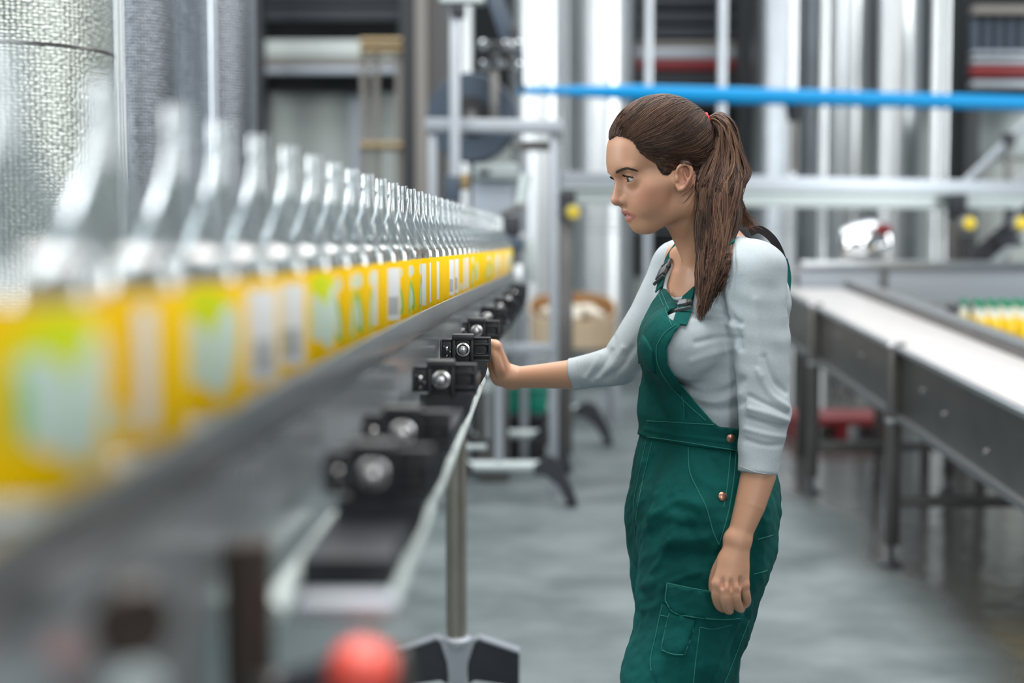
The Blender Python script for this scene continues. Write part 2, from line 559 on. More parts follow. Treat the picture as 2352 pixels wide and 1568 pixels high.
obj('strut', MB().tube([P(2316, 440, 10.6), P(2400, 360, 10.6)], 0.022, 10), M['alu_grey'], t)
obj('post', MB().tube([(XX(2316, 10.6), 10.6, 0), P(2316, 318, 10.6)], 0.024, 10), M['steel_dark'], t)
obj('collar', MB().lathe([(0.05, -0.05), (0.05, 0.05)], P(2316, 322, 10.6), 12), M['black'], t)

# ------------------------------------------------------------------ blue pipe and pale guard beams crossing the hall
t = thing('blue_pipe', 'bright blue pipe crossing level behind the woman\'s head', 'pipe', P(1700, 222, 9.6))
pts = [P(1192, 208, 9.05), P(1300, 209, 9.15), P(1440, 212, 9.27), P(1700, 220, 9.52), P(2000, 228, 9.82), P(2460, 240, 10.27)]
obj('pipe_run', MB().tube(pts, [0.024, 0.030, 0.050, 0.056, 0.052, 0.052], 20), M['blue'], t)
q = P(1826, 241, 9.69)
obj('pipe_clamp', MB().lathe([(0.05, -0.11), (0.07, 0.0)], q, 14), M['black'], t)
obj('support_post', MB().tube([(q.x, q.y, P(1826, 396, 9.69).z), (q.x, q.y, q.z - 0.08)], 0.03, 12), M['steel_dark'], t)

t = thing('overhead_rail', 'pale aluminium double rail running level behind the woman\'s shoulders', 'beam', P(1900, 450, 9.6))
A, B = (1284, 8.95), (2500, 10.5)
def gb(py_a, py_b, w, h_px, m, name, off=0):
    a, b = P(A[0], py_a, A[1] + off), P(B[0], py_b, B[1] + off)
    obj(name, MB().beam(a, b, w, h_px / FPX * 9.5, 0.01), M[m], t)
gb(414, 436, 0.10, 36, 'alu_grey', 'upper_beam', 0.05)
gb(450, 466, 0.12, 40, 'alu', 'lower_beam')
gb(432, 450, 0.14, 6, 'alu', 'ledge', -0.03)
for px, yy in ((2192, 9.95), (1300, 8.97)):
    q = P(px, 478, yy + 0.02)
    obj('beam_post', MB().box((q.x, q.y, q.z / 2), (0.09, 0.07, q.z), None, 0.008), M['steel_dark'], t)
    obj('post_clamp', MB().box((q.x, q.y - 0.06, q.z + 0.02), (0.12, 0.12, 0.16), None, 0.02), M['black'], t)
for k, (pa, pb) in enumerate(((492, 500), (512, 520), (530, 540))):
    obj('guide_wire', MB().tube([P(1300, pa, 9.0), P(2500, pb, 10.4)], 0.006, 6), M['steel'], t)
for px, py, yy, lb in ((1316, 488, 8.80, 'yellow round button before the woman\'s chin'), (2226, 513, 9.55, 'yellow round button beside the dark slanting chute'), (2345, 513, 9.3, 'yellow round button at the very edge of the photo')):
    q = P(px, py, yy)
    t2 = thing('emergency_button', lb, 'button', q, 'yellow buttons on the guard wires')
    obj('collar', MB().lathe([(0.050, 0.0), (0.050, 0.05)], q, 20, (0, 1, 0)), M['alu_grey'], t2)
    obj('button_cap', MB().lathe([(0.012, -0.035), (0.036, -0.028), (0.042, -0.012), (0.034, 0.0)], q, 24, (0, 1, 0)), M['yellow'], t2)
    obj('button_bracket', MB().beam(q + Vector((0, 0.03, 0.0)), q + Vector((0, 0.065, 0.03)), 0.03, 0.012), M['steel_dark'], t2)

# ------------------------------------------------------------------ cross conveyor with a chrome motor, right
Y = 8.9
t = thing('cross_conveyor', 'grey steel conveyor side crossing behind the inclined conveyor', 'conveyor', (XX(2160, Y), Y, 0))
x0, x1 = XX(1836, Y), XX(2560, Y)
xm, w = (x0 + x1) / 2, x1 - x0
zt, zb = ZZ(614, Y), ZZ(704, Y)
obj('side_panel', MB().box((xm, Y, (zt + zb) / 2), (w, 0.03, zt - zb), None, 0.004), M['alu_grey'], t)
obj('belt', MB().box((xm, Y + 0.27, zt - 0.03), (w, 0.5, 0.04), None, 0.01), M['belt'], t)
obj('top_rail', MB().box((xm, Y - 0.03, ZZ(607, Y)), (w, 0.06, 0.045), None, 0.01), M['steel'], t)
obj('lower_rail', MB().box((xm, Y - 0.02, ZZ(697, Y)), (w, 0.05, 0.035), None, 0.008), M['steel'], t)
for px in (2030,):
    obj('panel_joint', MB().box((XX(px, Y), Y - 0.02, (zt + zb) / 2), (0.045, 0.02, zt - zb - 0.03), None, 0.004), M['steel_dark'], t)
for px in (1850, 2030, 2400):
    obj('leg', MB().box((XX(px, Y), Y + 0.03, zb / 2), (0.06, 0.06, zb), None, 0.006), M['steel_dark'], t)
q = P(1992, 566, 9.02)
t = thing('drive_motor', 'rounded chrome motor with a small red part, sitting on the grey conveyor side', 'motor', (q.x, q.y, zt))
obj('housing', MB().lathe([(0.05, -0.17), (0.12, -0.15), (0.145, -0.06), (0.15, 0.05), (0.12, 0.13), (0.05, 0.16)], (q.x, q.y + 0.05, q.z + 0.015), 32, (1, 0.0, 0.15)), M['chrome'], t)
obj('mount', MB().box((q.x, q.y + 0.08, zt + 0.036), (0.2, 0.14, 0.09), None, 0.01), M['steel_dark'], t)
obj('terminal_box', MB().box((q.x + 0.08, q.y - 0.06, q.z + 0.11), (0.09, 0.08, 0.06), None, 0.01), M['dark_red'], t)
obj('glint_disc', MB().lathe([(0.032, -0.02), (0.034, 0.0), (0.02, 0.012)], (q.x + 0.08, q.y - 0.13, q.z - 0.01), 20, (0, -1, 0.2)), M['chrome'], t)  # chrome disc added to stand for the bright highlight on the motor
t = thing('chute', 'pale slanting chute with a black side, behind the yellow buttons', 'chute', P(2290, 560, 9.85))
a, b = P(2232, 612, 9.85), P(2420, 452, 9.85)
obj('tray', MB().beam(a + Vector((0.03, 0, -0.05)), b + Vector((0.03, 0, -0.05)), 0.30, 0.03, 0.005), M['alu'], t)
obj('side_wall', MB().beam(a + Vector((-0.06, -0.16, 0.02)), b + Vector((-0.06, -0.16, 0.02)), 0.02, 0.13, 0.004), M['black'], t)
obj('support_arm', MB().box(P(2318, 520, 9.6), (0.06, 0.06, 0.24), None, 0.01), M['black'], t)
obj('support_foot', MB().box(P(2318, 556, 9.6), (0.16, 0.10, 0.05), None, 0.01), M['black'], t)

# ------------------------------------------------------------------ inclined conveyor on the right
YN, YF = floor_Y(1300), floor_Y(1132)
XN = XX(2057, YN)
XF = XX(1871, YF)
def incl(Y, dx=0.0, dz=0.0):
    f = (Y - YN) / (YF - YN)
    return Vector((XN + (XF - XN) * f + dx, Y, ZZ(800, YN) + (ZZ(706, YF) - ZZ(800, YN)) * f + dz))
t = thing('inclined_conveyor', 'inclined steel conveyor with a pale belt, standing on thin legs in a puddle', 'conveyor', (XN, YN, 0))
Ya, Yb = 2.6, 8.65
obj('side_panel', MB().beam(incl(Ya, 0.034, -0.145), incl(Yb, 0.034, -0.145), 0.012, 0.29, 0.003), M['steel_dark'], t)
obj('side_panel', MB().beam(incl(Ya, 0.70, -0.165), incl(Yb, 0.70, -0.165), 0.012, 0.29, 0.003), M['steel_dark'], t)
obj('edge_strip', MB().beam(incl(Ya, 0.014, 0.0), incl(Yb, 0.014, 0.0), 0.03, 0.022, 0.006), M['steel'], t)
obj('belt', MB().beam(incl(Ya, 0.205, 0.004), incl(Yb, 0.205, 0.004), 0.36, 0.02, 0.004), M['belt'], t)
obj('guard_rail', MB().beam(incl(Ya, 0.440, 0.032), incl(Yb, 0.440, 0.032), 0.09, 0.065, 0.012), M['rail_grey'], t)
obj('far_shelf', MB().beam(incl(Ya, 0.59, -0.02), incl(Yb, 0.59, -0.02), 0.20, 0.02, 0.004), M['rail_grey'], t)
obj('guard_face', MB().beam(incl(Ya, 0.391, 0.030), incl(Yb, 0.391, 0.030), 0.008, 0.050, 0.002), M['steel_dark'], t)
obj('lower_flange', MB().beam(incl(Ya, 0.026, -0.285), incl(Yb, 0.026, -0.285), 0.035, 0.03, 0.006), M['rail_grey'], t)
for (Y0, X0) in ((YN, XN), (YF, XF)):
    for dx in (0.0, 0.70):
        top = incl(Y0).z + (0.0 if dx == 0 else -0.06)
        x = X0 + dx + (0.006 if dx == 0 else 0.04)
        lg = obj('leg', MB().box((x, Y0, 0.09 + (top - 0.09) / 2), (0.058, 0.05, top - 0.09), None, 0.006), M['steel_dark'], t)
        obj('levelling_foot', MB().tube([(x, Y0, 0.012), (x, Y0, 0.10)], 0.011, 10).lathe([(0.05, 0.0), (0.048, 0.014), (0.018, 0.026)], (x, Y0, 0), 20), M['black'], lg)
        obj('leg_collar', MB().box((x, Y0 - 0.002, top - 0.30), (0.068, 0.056, 0.02), None, 0.004), M['steel'], lg)
        if dx == 0:
            obj('top_clip', MB().box((x, Y0 - 0.01, top + 0.012), (0.08, 0.05, 0.03), None, 0.008), M['bolt'], lg)
    obj('cross_bar', MB().box((X0 + 0.35, Y0 + 0.02, 0.27 if Y0 == YN else 0.25), (0.70, 0.04, 0.045), None, 0.005), M['steel_dark'], t)
for (yy, dz) in ((5.2, -0.16), (5.5, -0.12), (4.7, -0.2), (6.55, -0.12), (7.1, -0.1), (8.0, -0.14)):
    q = incl(yy, 0.028, dz)
    obj('panel_bolt', MB().lathe([(0.011, 0.0), (0.011, 0.006), (0.006, 0.009)], q, 12, (-1, 0, 0)), M['bolt'], t)

# second lane beyond it, where the juice bottles stand
lane_z = ZZ(798, 7.45)
t = thing('bottle_table', 'level steel lane beyond the inclined conveyor, carrying the juice bottles', 'conveyor', (2.95, 7.9, 0))
obj('top_plate', MB().box((2.95, 7.9, lane_z - 0.02), (1.06, 1.2, 0.04), None, 0.006), M['alu_grey'], t)
for sx in (2.46, 3.4):
    for sy in (7.4, 8.4):
        obj('leg', MB().box((sx, sy, (lane_z - 0.04) / 2), (0.05, 0.05, lane_z - 0.04), None, 0.005), M['steel_dark'], t)

M['juice'] = mat('yellow_juice', (0.90, 0.62, 0.0), 0.18, 0.0, None, None, 0.6)
M['clear_neck'] = mat('clear_plastic_neck', (0.80, 0.82, 0.74), 0.15, 0.0, None, None, 0.7)
M['green_cap'] = mat('green_cap_plastic', (0.0, 0.26, 0.13), 0.35)
def ordinal(n):
    u = 'zeroth first second third fourth fifth sixth seventh eighth ninth tenth eleventh twelfth thirteenth fourteenth fifteenth sixteenth seventeenth eighteenth nineteenth'.split()
    tens = {2: 'twent', 3: 'thirt', 4: 'fort', 5: 'fift'}
    if n < 20:
        return u[n]
    a, b = divmod(n, 10)
    return tens[a] + 'ieth' if b == 0 else tens[a] + 'y-' + u[b]
def juice_bottle():
    t = thing('juice_bottle', 'x', 'bottle', (0, 0, 0), 'yellow juice bottles with green caps')
    obj('juice_body', MB().lathe([(0.026, 0), (0.032, 0.006), (0.033, 0.09), (0.029, 0.125), (0.020, 0.155)], (0, 0, 0), 24), M['juice'], t)
    nk = obj('neck', MB().lathe([(0.020, 0.155), (0.0135, 0.185), (0.0125, 0.208)], (0, 0, 0), 20), M['clear_neck'], t)
    obj('cap', MB().lathe([(0.0150, 0.205), (0.0158, 0.21), (0.0152, 0.238), (0.012, 0.241)], (0, 0, 0), 20), M['green_cap'], t)
    return t
jb = juice_bottle()
n = 0
for r in range(4):
    for c in range(7):
        o = jb if n == 0 else dup(jb)
        Yj = 7.45 + r * 0.14
        o.location = (2.425 + 0.036 + c * 0.072 + (0.036 if r % 2 else 0.0), Yj, lane_z)
        o['label'] = 'yellow juice bottle with green cap, %s from the open end in the %s row back' % (ordinal(c + 1), ordinal(r + 1))
        n += 1

# red low platform and spilled water on the floor
Yp = floor_Y(1008)
t = thing('pallet', 'low red platform on the wet floor below the inclined conveyor', 'platform', (XX(1945, Yp), Yp, 0))
xw = XX(2060, Yp) - XX(1832, Yp)
obj('deck', MB().box((XX(1945, Yp), Yp + 0.3, 0.115), (xw, 0.6, 0.05), None, 0.008), M['dark_red'], t)
for sx in (-0.42, 0, 0.42):
    obj('runner', MB().box((XX(1945, Yp) + sx * xw, Yp + 0.3, 0.045), (0.08, 0.56, 0.09), None, 0.006), M['dark_red'], t)

# ------------------------------------------------------------------ bottling machine gantry in the middle
Y = 7.5
t = thing('machine_gantry', 'tall steel frame of the bottling machine beyond the bottle row', 'frame', (XX(1135, Y), Y, 0))
zt = ZZ(290, Y)
obj('top_beam', MB().beam(P(978, 288, Y), P(1292, 292, Y), 0.12, 30 / FPX * Y, 0.008), M['alu_grey'], t)
obj('top_beam', MB().beam(P(1000, 290, Y + 0.9), P(1292, 290, Y + 0.9), 0.08, 0.06, 0.008), M['steel'], t)
obj('side_beam', MB().beam(P(1276, 290, Y), P(1276, 290, Y) + Vector((0.05, 0.9, 0)), 0.06, 0.06, 0.006), M['steel'], t)
for px, yy in ((994, Y), (1272, Y + 0.01), (1204, Y + 0.9)):
    obj('frame_post', MB().box((XX(px, yy), yy, zt / 2 - 0.02), (0.048, 0.05, zt - 0.04), None, 0.006), M['alu_grey'], t)
obj('cross_rail', MB().beam(P(1120, 800, Y), P(1272, 800, Y), 0.05, 0.055, 0.006), M['alu_grey'], t)
obj('cross_rail', MB().beam(P(1196, 330, Y + 0.05), P(1272, 330, Y + 0.05), 0.05, 0.03, 0.006), M['steel_dark'], t)
obj('cross_rail', MB().beam(P(1180, 340, Y + 0.5), P(1272, 340, Y + 0.5), 0.05, 0.03, 0.006), M['steel_dark'], t)
t = thing('tall_post', 'tall steel post rising past the dark reel, with a white head plate', 'post', (XX(1046, 7.2), 7.2, 0))
obj('pole', MB().box((XX(1046, 7.2), 7.2, 1.35), (0.052, 0.05, 2.7), None, 0.006), M['alu_grey'], t)
obj('head_plate', MB().box(P(1062, 2, 7.2), (0.22, 0.12, 0.03), None, 0.004), M['alu'], t)
obj('head_block', MB().box(P(1052, 20, 7.2), (0.07, 0.11, 0.09), None, 0.01), M['black'], t)
Y = 8.0
q = P(1085, 272, Y)
t = thing('film_reel', 'large dark blue grey reel behind the top beam of the gantry', 'reel', q)
r = 100 / FPX * Y
obj('reel_roll', MB().lathe([(r * 0.46, -0.1), (r * 0.97, -0.1), (r, -0.08), (r, 0.08), (r * 0.97, 0.1), (r * 0.46, 0.1), (r * 0.46, -0.1)], q, 56, (0.12, 1, 0), cap=False), M['blue_grey'], t)
obj('reel_core', MB().lathe([(r * 0.15, -0.13), (r * 0.44, -0.12), (r * 0.44, 0.12), (r * 0.15, 0.14)], q, 40, (0.12, 1, 0)), M['black_rubber'], t)
obj('axle', MB().tube([q + Vector((0, -0.2, 0)), q + Vector((0, 0.3, 0))], 0.03, 12), M['steel_dark'], t)
obj('reel_stand', MB().box((q.x + 0.02, q.y + 0.26, q.z / 2), (0.09, 0.07, q.z), None, 0.006), M['pillar_dark'], t)
Y = 7.7
t = thing('gripper_head', 'black gripper head with chrome knobs and a slanting dark blue arm, above the dark reel', 'machine', P(1146, 130, Y))
obj('cross_bar', MB().beam(P(1092, 110, Y), P(1192, 106, Y), 0.08, 0.05, 0.008), M['black'], t)
obj('cross_bar', MB().beam(P(1100, 152, Y), P(1194, 156, Y), 0.06, 0.03, 0.006), M['black'], t)
obj('block', MB().box(P(1140, 130, Y), (0.06, 0.08, 0.12), None, 0.008), M['black'], t)
obj('block', MB().box(P(1182, 80, Y), (0.05, 0.08, 0.09), None, 0.008), M['black'], t)
obj('arm_plate', MB().beam(P(1132, -20, Y + 0.02), P(1172, 98, Y + 0.02), 0.06, 0.085, 0.006), M['blue_grey'], t)
obj('drop_post', MB().beam(P(1136, 150, Y), P(1136, 280, Y), 0.05, 0.04, 0.006), M['steel_dark'], t)
obj('hose', MB().tube([P(1192, 90, Y), P(1196, 140, Y), P(1196, 190, Y), P(1204, 210, Y)], 0.018, 10), M['blue_grey'], t)
for (px, py) in ((1112, 104), (1166, 104), (1187, 104), (1115, 150), (1150, 146), (1188, 154)):
    obj('chrome_knob', MB().lathe([(0.026, 0), (0.028, 0.02), (0.018, 0.034)], P(px, py, Y - 0.05), 16, (0, -1, 0)), M['chrome'], t)
Y = 7.9
t = thing('control_cabinet', 'pale blue grey cabinet with a white lid, beyond the bottle row', 'cabinet', (XX(1130, Y), Y, 0))
zt, zb = ZZ(418, Y), 0.9
obj('body', MB().box((XX(1132, Y), Y + 0.14, (zt + zb) / 2), (96 / FPX * Y, 0.3, zt - zb), None, 0.012), M['machine'], t)
obj('lid', MB().box((XX(1140, Y), Y + 0.10, ZZ(395, Y)), (104 / FPX * Y, 0.34, 38 / FPX * Y), None, 0.02), M['alu'], t)
obj('plinth', MB().box((XX(1132, Y), Y + 0.14, zb / 2), (0.18, 0.24, zb), None, 0.01), M['steel_dark'], t)
obj('dark_slot', MB().box(P(1112, 395, Y - 0.075), (0.06, 0.02, 0.025), None, 0.004), M['black'], t)
t = thing('sensor', 'small dark sensor with an orange end, beside the pale cabinet', 'sensor', P(1048, 430, 7.25))
obj('sensor_body', MB().box(P(1040, 432, 7.1), (0.075, 0.08, 0.12), None, 0.012), M['blue_grey'], t)
obj('mount_arm', MB().box((P(1040, 432, 7.1).x, 7.156, P(1040, 432, 7.1).z), (0.03, 0.036, 0.03)), M['steel_dark'], t)
obj('orange_end', MB().box(P(1068, 418, 7.1), (0.045, 0.07, 0.08), None, 0.012), M['brass'], t)
Y = 6.9
t = thing('discharge_unit', 'cluttered dark discharge unit at the far end of the bottle row', 'machine', (XX(1176, Y), Y, 0))
obj('column', MB().box((XX(1176, Y), Y, 1.20), (0.06, 0.08, 0.34), None, 0.008), M['steel_dark'], t)
obj('mount_beam', MB().beam((-0.03, 6.265, 1.06), (XX(1176, Y), Y + .03, 1.06), 0.05, 0.05, 0.006), M['steel_dark'], t)
obj('motor_block', MB().box(P(1172, 520, Y - 0.08), (0.09, 0.12, 0.10), None, 0.012), M['black'], t)
obj('motor_block', MB().box(P(1180, 560, Y - 0.10), (0.10, 0.10, 0.06), None, 0.01), M['blue_grey'], t)
obj('motor_block', MB().box(P(1186, 640, Y - 0.08), (0.08, 0.10, 0.14), None, 0.01), M['steel'], t)
obj('motor_block', MB().box(P(1166, 600, Y - 0.12), (0.06, 0.08, 0.05), None, 0.008), M['black'], t)
obj('sight_plate', MB().box(P(1216, 600, Y), (0.07, 0.03, 0.20), None, 0.006), M['alu'], t)
obj('cylinder', MB().tube([P(1196, 470, Y), P(1208, 400, Y)], 0.03, 14), M['alu'], t)
obj('link', MB().beam(P(1150, 495, Y - 0.1), P(1200, 470, Y - 0.1), 0.03, 0.03, 0.005), M['steel_dark'], t)
for (px, py) in ((1172, 690), (1184, 720), (1194, 660), (1200, 545)):
    obj('coupling', MB().lathe([(0.022, 0), (0.026, 0.015), (0.02, 0.04)], P(px, py, Y - 0.1), 14, (0, -1, 0)), M['steel'], t)

# cardboard bin on a steel stand
Y = 10.4
x0, x1 = XX(1216, Y), XX(1424, Y)
zb, zt = ZZ(800, Y), ZZ(690, Y)
t = thing('bin_stand', 'grey steel stand under the cardboard bin', 'stand', ((x0 + x1) / 2, Y, 0))
obj('stand_top', MB().box(((x0 + x1) / 2, Y + 0.32, zb - 0.02), (x1 - x0 + 0.04, 0.72, 0.03), None, 0.004), M['steel_dark'], t)
for sx in (x0 + 0.02, x1 - 0.02):
    for sy in (Y + 0.0, Y + 0.64):
        obj('leg', MB().box((sx, sy, (zb - 0.035) / 2), (0.045, 0.045, zb - 0.035), None, 0.005), M['alu_grey'], t)
t = thing('cardboard_bin', 'open round-cornered cardboard bin between the gantry post and the woman\'s arm', 'bin', ((x0 + x1) / 2, Y + 0.32, zb))
cx, cy = (x0 + x1) / 2, Y + 0.32
def ring(rx, ry, z, n=40, e=2.6):
    o = []
    for k in range(n):
        a = 2 * PI * k / n
        c, s = math.cos(a), math.sin(a)
        o.append((cx + rx * abs(c) ** (2 / e) * (1 if c > 0 else -1), cy + ry * abs(s) ** (2 / e) * (1 if s > 0 else -1), z))
    return o
def shell(rings, cap0=True):
    mb = MB()
    vs = [p for r in rings for p in r]
    n = len(rings[0])
    fs = []
    for i in range(len(rings) - 1):
        for k in range(n):
            k2 = (k + 1) % n
            fs.append((i * n + k, i * n + k2, (i + 1) * n + k2, (i + 1) * n + k))
    if cap0:
        fs.append(tuple(range(n - 1, -1, -1)))
    fs.append(tuple((len(rings) - 1) * n + k for k in range(n)))
    return mb.add(vs, fs)
rx, ry = (x1 - x0) / 2, 0.34
zf_, zr_ = ZZ(738, Y), ZZ(672, Y + 0.6)
def rim(r, dz=0.0):
    return [(p[0], p[1], zf_ + dz + (zr_ - zf_) * (p[1] - cy + ry) / (2 * ry)) for p in r]
obj('bin_wall', shell([ring(rx * .97, ry * .97, zb), rim(ring(rx, ry, 0)), rim(ring(rx * .965, ry * .955, 0)), ring(rx * .945, ry * .945, zb + 0.06)]), M['card_in'], t, 30)
obj('liner', shell([rim(ring(rx * .96, ry * .95, 0), 0.004), rim(ring(rx * .93, ry * .92, 0), -0.02), ring(rx * .92, ry * .91, zb + 0.10)], False), M['card'], t, 30)
zt = zf_ + 0.045
random.seed(5)
for k in range(6):
    a = 2 * PI * k / 5 + .9
    rr = 0.185 if k < 5 else 0.0
    o = obj('film_bundle', MB().lathe([(0.01, -0.05), (0.06, -0.04), (0.085, 0.0), (0.06, 0.035), (0.01, 0.045)], (cx + rr * math.cos(a), cy + rr * math.sin(a), zt + 0.025 * math.sin(a)), 20, (random.uniform(-.4, .4), random.uniform(-.4, .4), 1)), M['cream'], None)
    tag(o, 'crumpled cream film bundle lying in the cardboard bin', 'bundle', 'film bundles in the cardboard bin')

# green crates on a dark pallet under the machine
Y = 8.6
for (pa, pb, lb) in ((1128, 1196, 'green plastic crate under the machine, beside the thin steel rod'), (1212, 1256, 'narrow green plastic crate under the machine, beside the gantry post')):
    xa, xb = XX(pa, Y), XX(pb, Y)
    z0, z1 = ZZ(948, Y), ZZ(892, Y)
    t = thing('green_crate', lb, 'crate', ((xa + xb) / 2, Y, z0), 'green crates under the machine')
    mb = MB()
    for (sx, sy, wx, wy) in ((0, -0.15, 1, 0.012), (0, 0.15, 1, 0.012), (-0.5, 0, 0.0, 0.3), (0.5, 0, 0.0, 0.3)):
        mb.box(((xa + xb) / 2 + sx * (xb - xa), Y + 0.16 + sy, (z0 + z1) / 2), ((xb - xa) if wx else 0.012, wy, z1 - z0), None, 0.002)
    mb.box(((xa + xb) / 2, Y + 0.16, z0 + 0.006), (xb - xa, 0.3, 0.012))
    obj('crate_walls', mb, M['green_crate'], t)
    obj('crate_rim', MB().box(((xa + xb) / 2, Y + 0.0, z1 - 0.012), (xb - xa + 0.02, 0.02, 0.024), None, 0.004), M['green_crate'], t)
t = thing('pallet', 'dark pallet of boards under the green crates', 'pallet', (XX(1180, Y), Y, 0))
xa, xb = XX(1088, Y), XX(1262, Y)
zp = ZZ(948, Y)
obj('deck', MB().box(((xa + xb) / 2, Y + 0.2, zp - 0.02), (xb - xa, 0.6, 0.036), None, 0.004), M['black'], t)
obj('block', MB().box(((xa + xb) / 2, Y + 0.2, (zp - 0.04) / 2), (xb - xa - 0.04, 0.5, zp - 0.04), None, 0.004), M['black_rubber'], t)
# ================================================================== BOTTLE CONVEYOR
_py = np.array([.40, .846, 1.28, 1.717, 2.2, 2.77, 3.59, 6.2])
_px = np.array([-.2490, -.2385, -.2285, -.2165, -.197, -.172, -.133, -.045])
_fit = np.polyfit(_py, _px, 4)
def Xb(Y):
    return float(np.polyval(_fit, min(Y, 6.3)))
def Xk(Y):
    return max(-.144 + .0205 * Y, Xb(Y) + 0.060)
BELT = CAMZ - 0.133
SKIRT0, SKIRT1 = 1.04, 5.9

def sweep(section, Ys, off):
    """outline section(Y) of (x, z) pairs carried along the line off(Y)"""
    mb = MB()
    vs, fs = [], []
    n = len(section(Ys[0]))
    for Y in Ys:
        vs += [(off(Y) + a, Y, b) for a, b in section(Y)]
    for i in range(len(Ys) - 1):
        for k in range(n):
            k2 = (k + 1) % n
            fs.append((i * n + k, i * n + k2, (i + 1) * n + k2, (i + 1) * n + k))
    fs.append(tuple(range(n)))
    fs.append(tuple((len(Ys) - 1) * n + k for k in range(n - 1, -1, -1)))
    return mb.add(vs, fs)

Ys = [0.35 + 0.1 * k for k in range(60)]
conv = thing('bottle_conveyor', 'stainless bottle conveyor with black brackets, running away beside the camera', 'conveyor', (Xb(2.6), 2.6, 0))
obj('belt', sweep(lambda Y: [(-.052, BELT - .02), (.046, BELT - .02), (.046, BELT), (-.052, BELT)], Ys, Xb), M['alu_grey'], conv)
def zbot(Y):
    t = min(1, max(0, (Y - 1.2) / 1.6))
    return 0.70 * (1 - t) + 1.035 * t
obj('side_panel', sweep(lambda Y: [(.034, zbot(Y)), (.038, zbot(Y)), (.048, BELT - .012), (.044, BELT - .012)], Ys, Xb), M['steel_panel'], conv)
obj('panel_lip', sweep(lambda Y: [(.0475, BELT - .012), (.052, BELT - .012), (.054, BELT - .004), (.052, BELT + .021), (.0475, BELT + .021)], Ys, Xb), M['steel'], conv)
obj('far_panel', sweep(lambda Y: [(-.078, zbot(Y)), (-.072, zbot(Y)), (-.072, BELT + .03), (-.078, BELT + .03)], Ys, Xb), M['steel_panel'], conv)
obj('under_tray', sweep(lambda Y: [(-.072, zbot(Y)), (.032, zbot(Y)), (.032, zbot(Y) + .006), (-.072, zbot(Y) + .006)], Ys, Xb), M['steel_dark'], conv)
SY = [SKIRT0 + (SKIRT1 - SKIRT0) * k / 50 for k in range(51)]
sk = obj('black_skirt', sweep(lambda Y: [(-.034, -.034), (.034, -.034), (.036, -.044), (.033, -.056), (.026, -.066), (.016, -.074), (.010, -.074), (-.034, -.060)],
                         SY, Xk), M['black'], conv)
for v in sk.data.vertices:
    v.co.z += CAMZ - 0.2
GY = [0.99 + 0.1 * k for k in range(25)]
obj('guide_tube', MB().tube([(Xk(Y) + .028, Y, CAMZ - .27) for Y in GY], 0.0095, 14), M['white_tube'], conv)
obj('lower_rod', MB().tube([(-.180 + 0.0205 * Y - 0.012, Y, CAMZ - .262) for Y in (0.98, 1.1, 1.2, 1.32)], 0.011, 14), M['white_tube'], conv)

def bracket(Y, near):
    """black slotted bracket; its outline lies across the line of travel"""
    x, z = Xk(Y), CAMZ - 0.2
    b = MB()
    b.box((x + .001, Y - .002, z + .0265), (.040, .026, .011), None, .003)          # cap over the bolt
    b.box((x - .0155, Y, z + .004), (.006, .020, .050), None, .002)
    b.box((x + .0175, Y, z + .004), (.006, .020, .050), None, .002)
    b.box((x + .001, Y + .006, z + .004), (.036, .008, .050), None, .002)           # recessed back of the bolt seat
    # slotted arm on the outer side: rim bars and web
    b.box((x + .036, Y + .006, z + .0235), (.032, .012, .0045), None, .0018)
    b.box((x + .036, Y + .006, z + .0125), (.032, .012, .004), None, .0015)
    b.box((x + .036, Y + .006, z - .0175), (.032, .012, .0045), None, .0018)
    b.box((x + .036, Y + .006, z - .0085), (.032, .012, .004), None, .0015)
    b.box((x + .0495, Y + .006, z + .003), (.0055, .012, .045), None, .0022)
    b.box((x + .0355, Y + .0095, z + .003), (.030, .004, .044), None, .001)
    b.tube([(x + .024, Y + .007, z - .005), (x + .040, Y + .007, z - .005), (x + .045, Y + .007, z - .001), (x + .045, Y + .007, z + .007), (x + .040, Y + .007, z + .011), (x + .024, Y + .007, z + .011)], .0016, 6)
    # short arm on the inner side
    b.box((x - .027, Y + .006, z + .020), (.022, .012, .0045), None, .0018)
    b.box((x - .029, Y + .008, z + .003), (.024, .007, .036), None, .0015)
    b.box((x - .039, Y + .004, z + .002), (.004, .014, .034), None, .0015)
    # gusset that runs down to the guide tube
    g = [(-.030, -.018), (.045, -.018), (.046, -.030), (.042, -.044), (.034, -.058), (.026, -.068), (.016, -.074), (-.020, -.072), (-.030, -.05)]
    b.prism(g, (x, Y - .003, z), (1, 0, 0), (0, 0, 1), (0, .022, 0))
    br = obj('bracket', b, M['black'], conv)
    bo = MB().lathe([(.0140, 0), (.0140, .003), (.0128, .0045), (.0100, .0050), (.0098, .0095), (.0080, .0110), (.0076, .0165), (.0050, .0182)],
                    (x + .001, Y + .003, z + .003), 28, (0, -1, 0))
    obj('bolt', bo, M['bolt'], br)
    sm = MB()
    for (dx, dz, r) in ((-.0285, .004, .0042), (-.0285, -.008, .0032), (-.0225, -.001, .003), (-.0340, .009, .0026)):
        sm.lathe([(r, 0), (r, .004), (r * .5, .006)], (x + dx, Y + .004, z + dz), 12, (0, -1, 0))
    obj('small_screw', sm, M['bolt'], br)
    return br
for Y in (1.20, 1.46, 2.03, 2.60, 3.15, 3.72, 4.3, 4.85, 5.4, 5.85):
    bracket(Y, Y < 2)

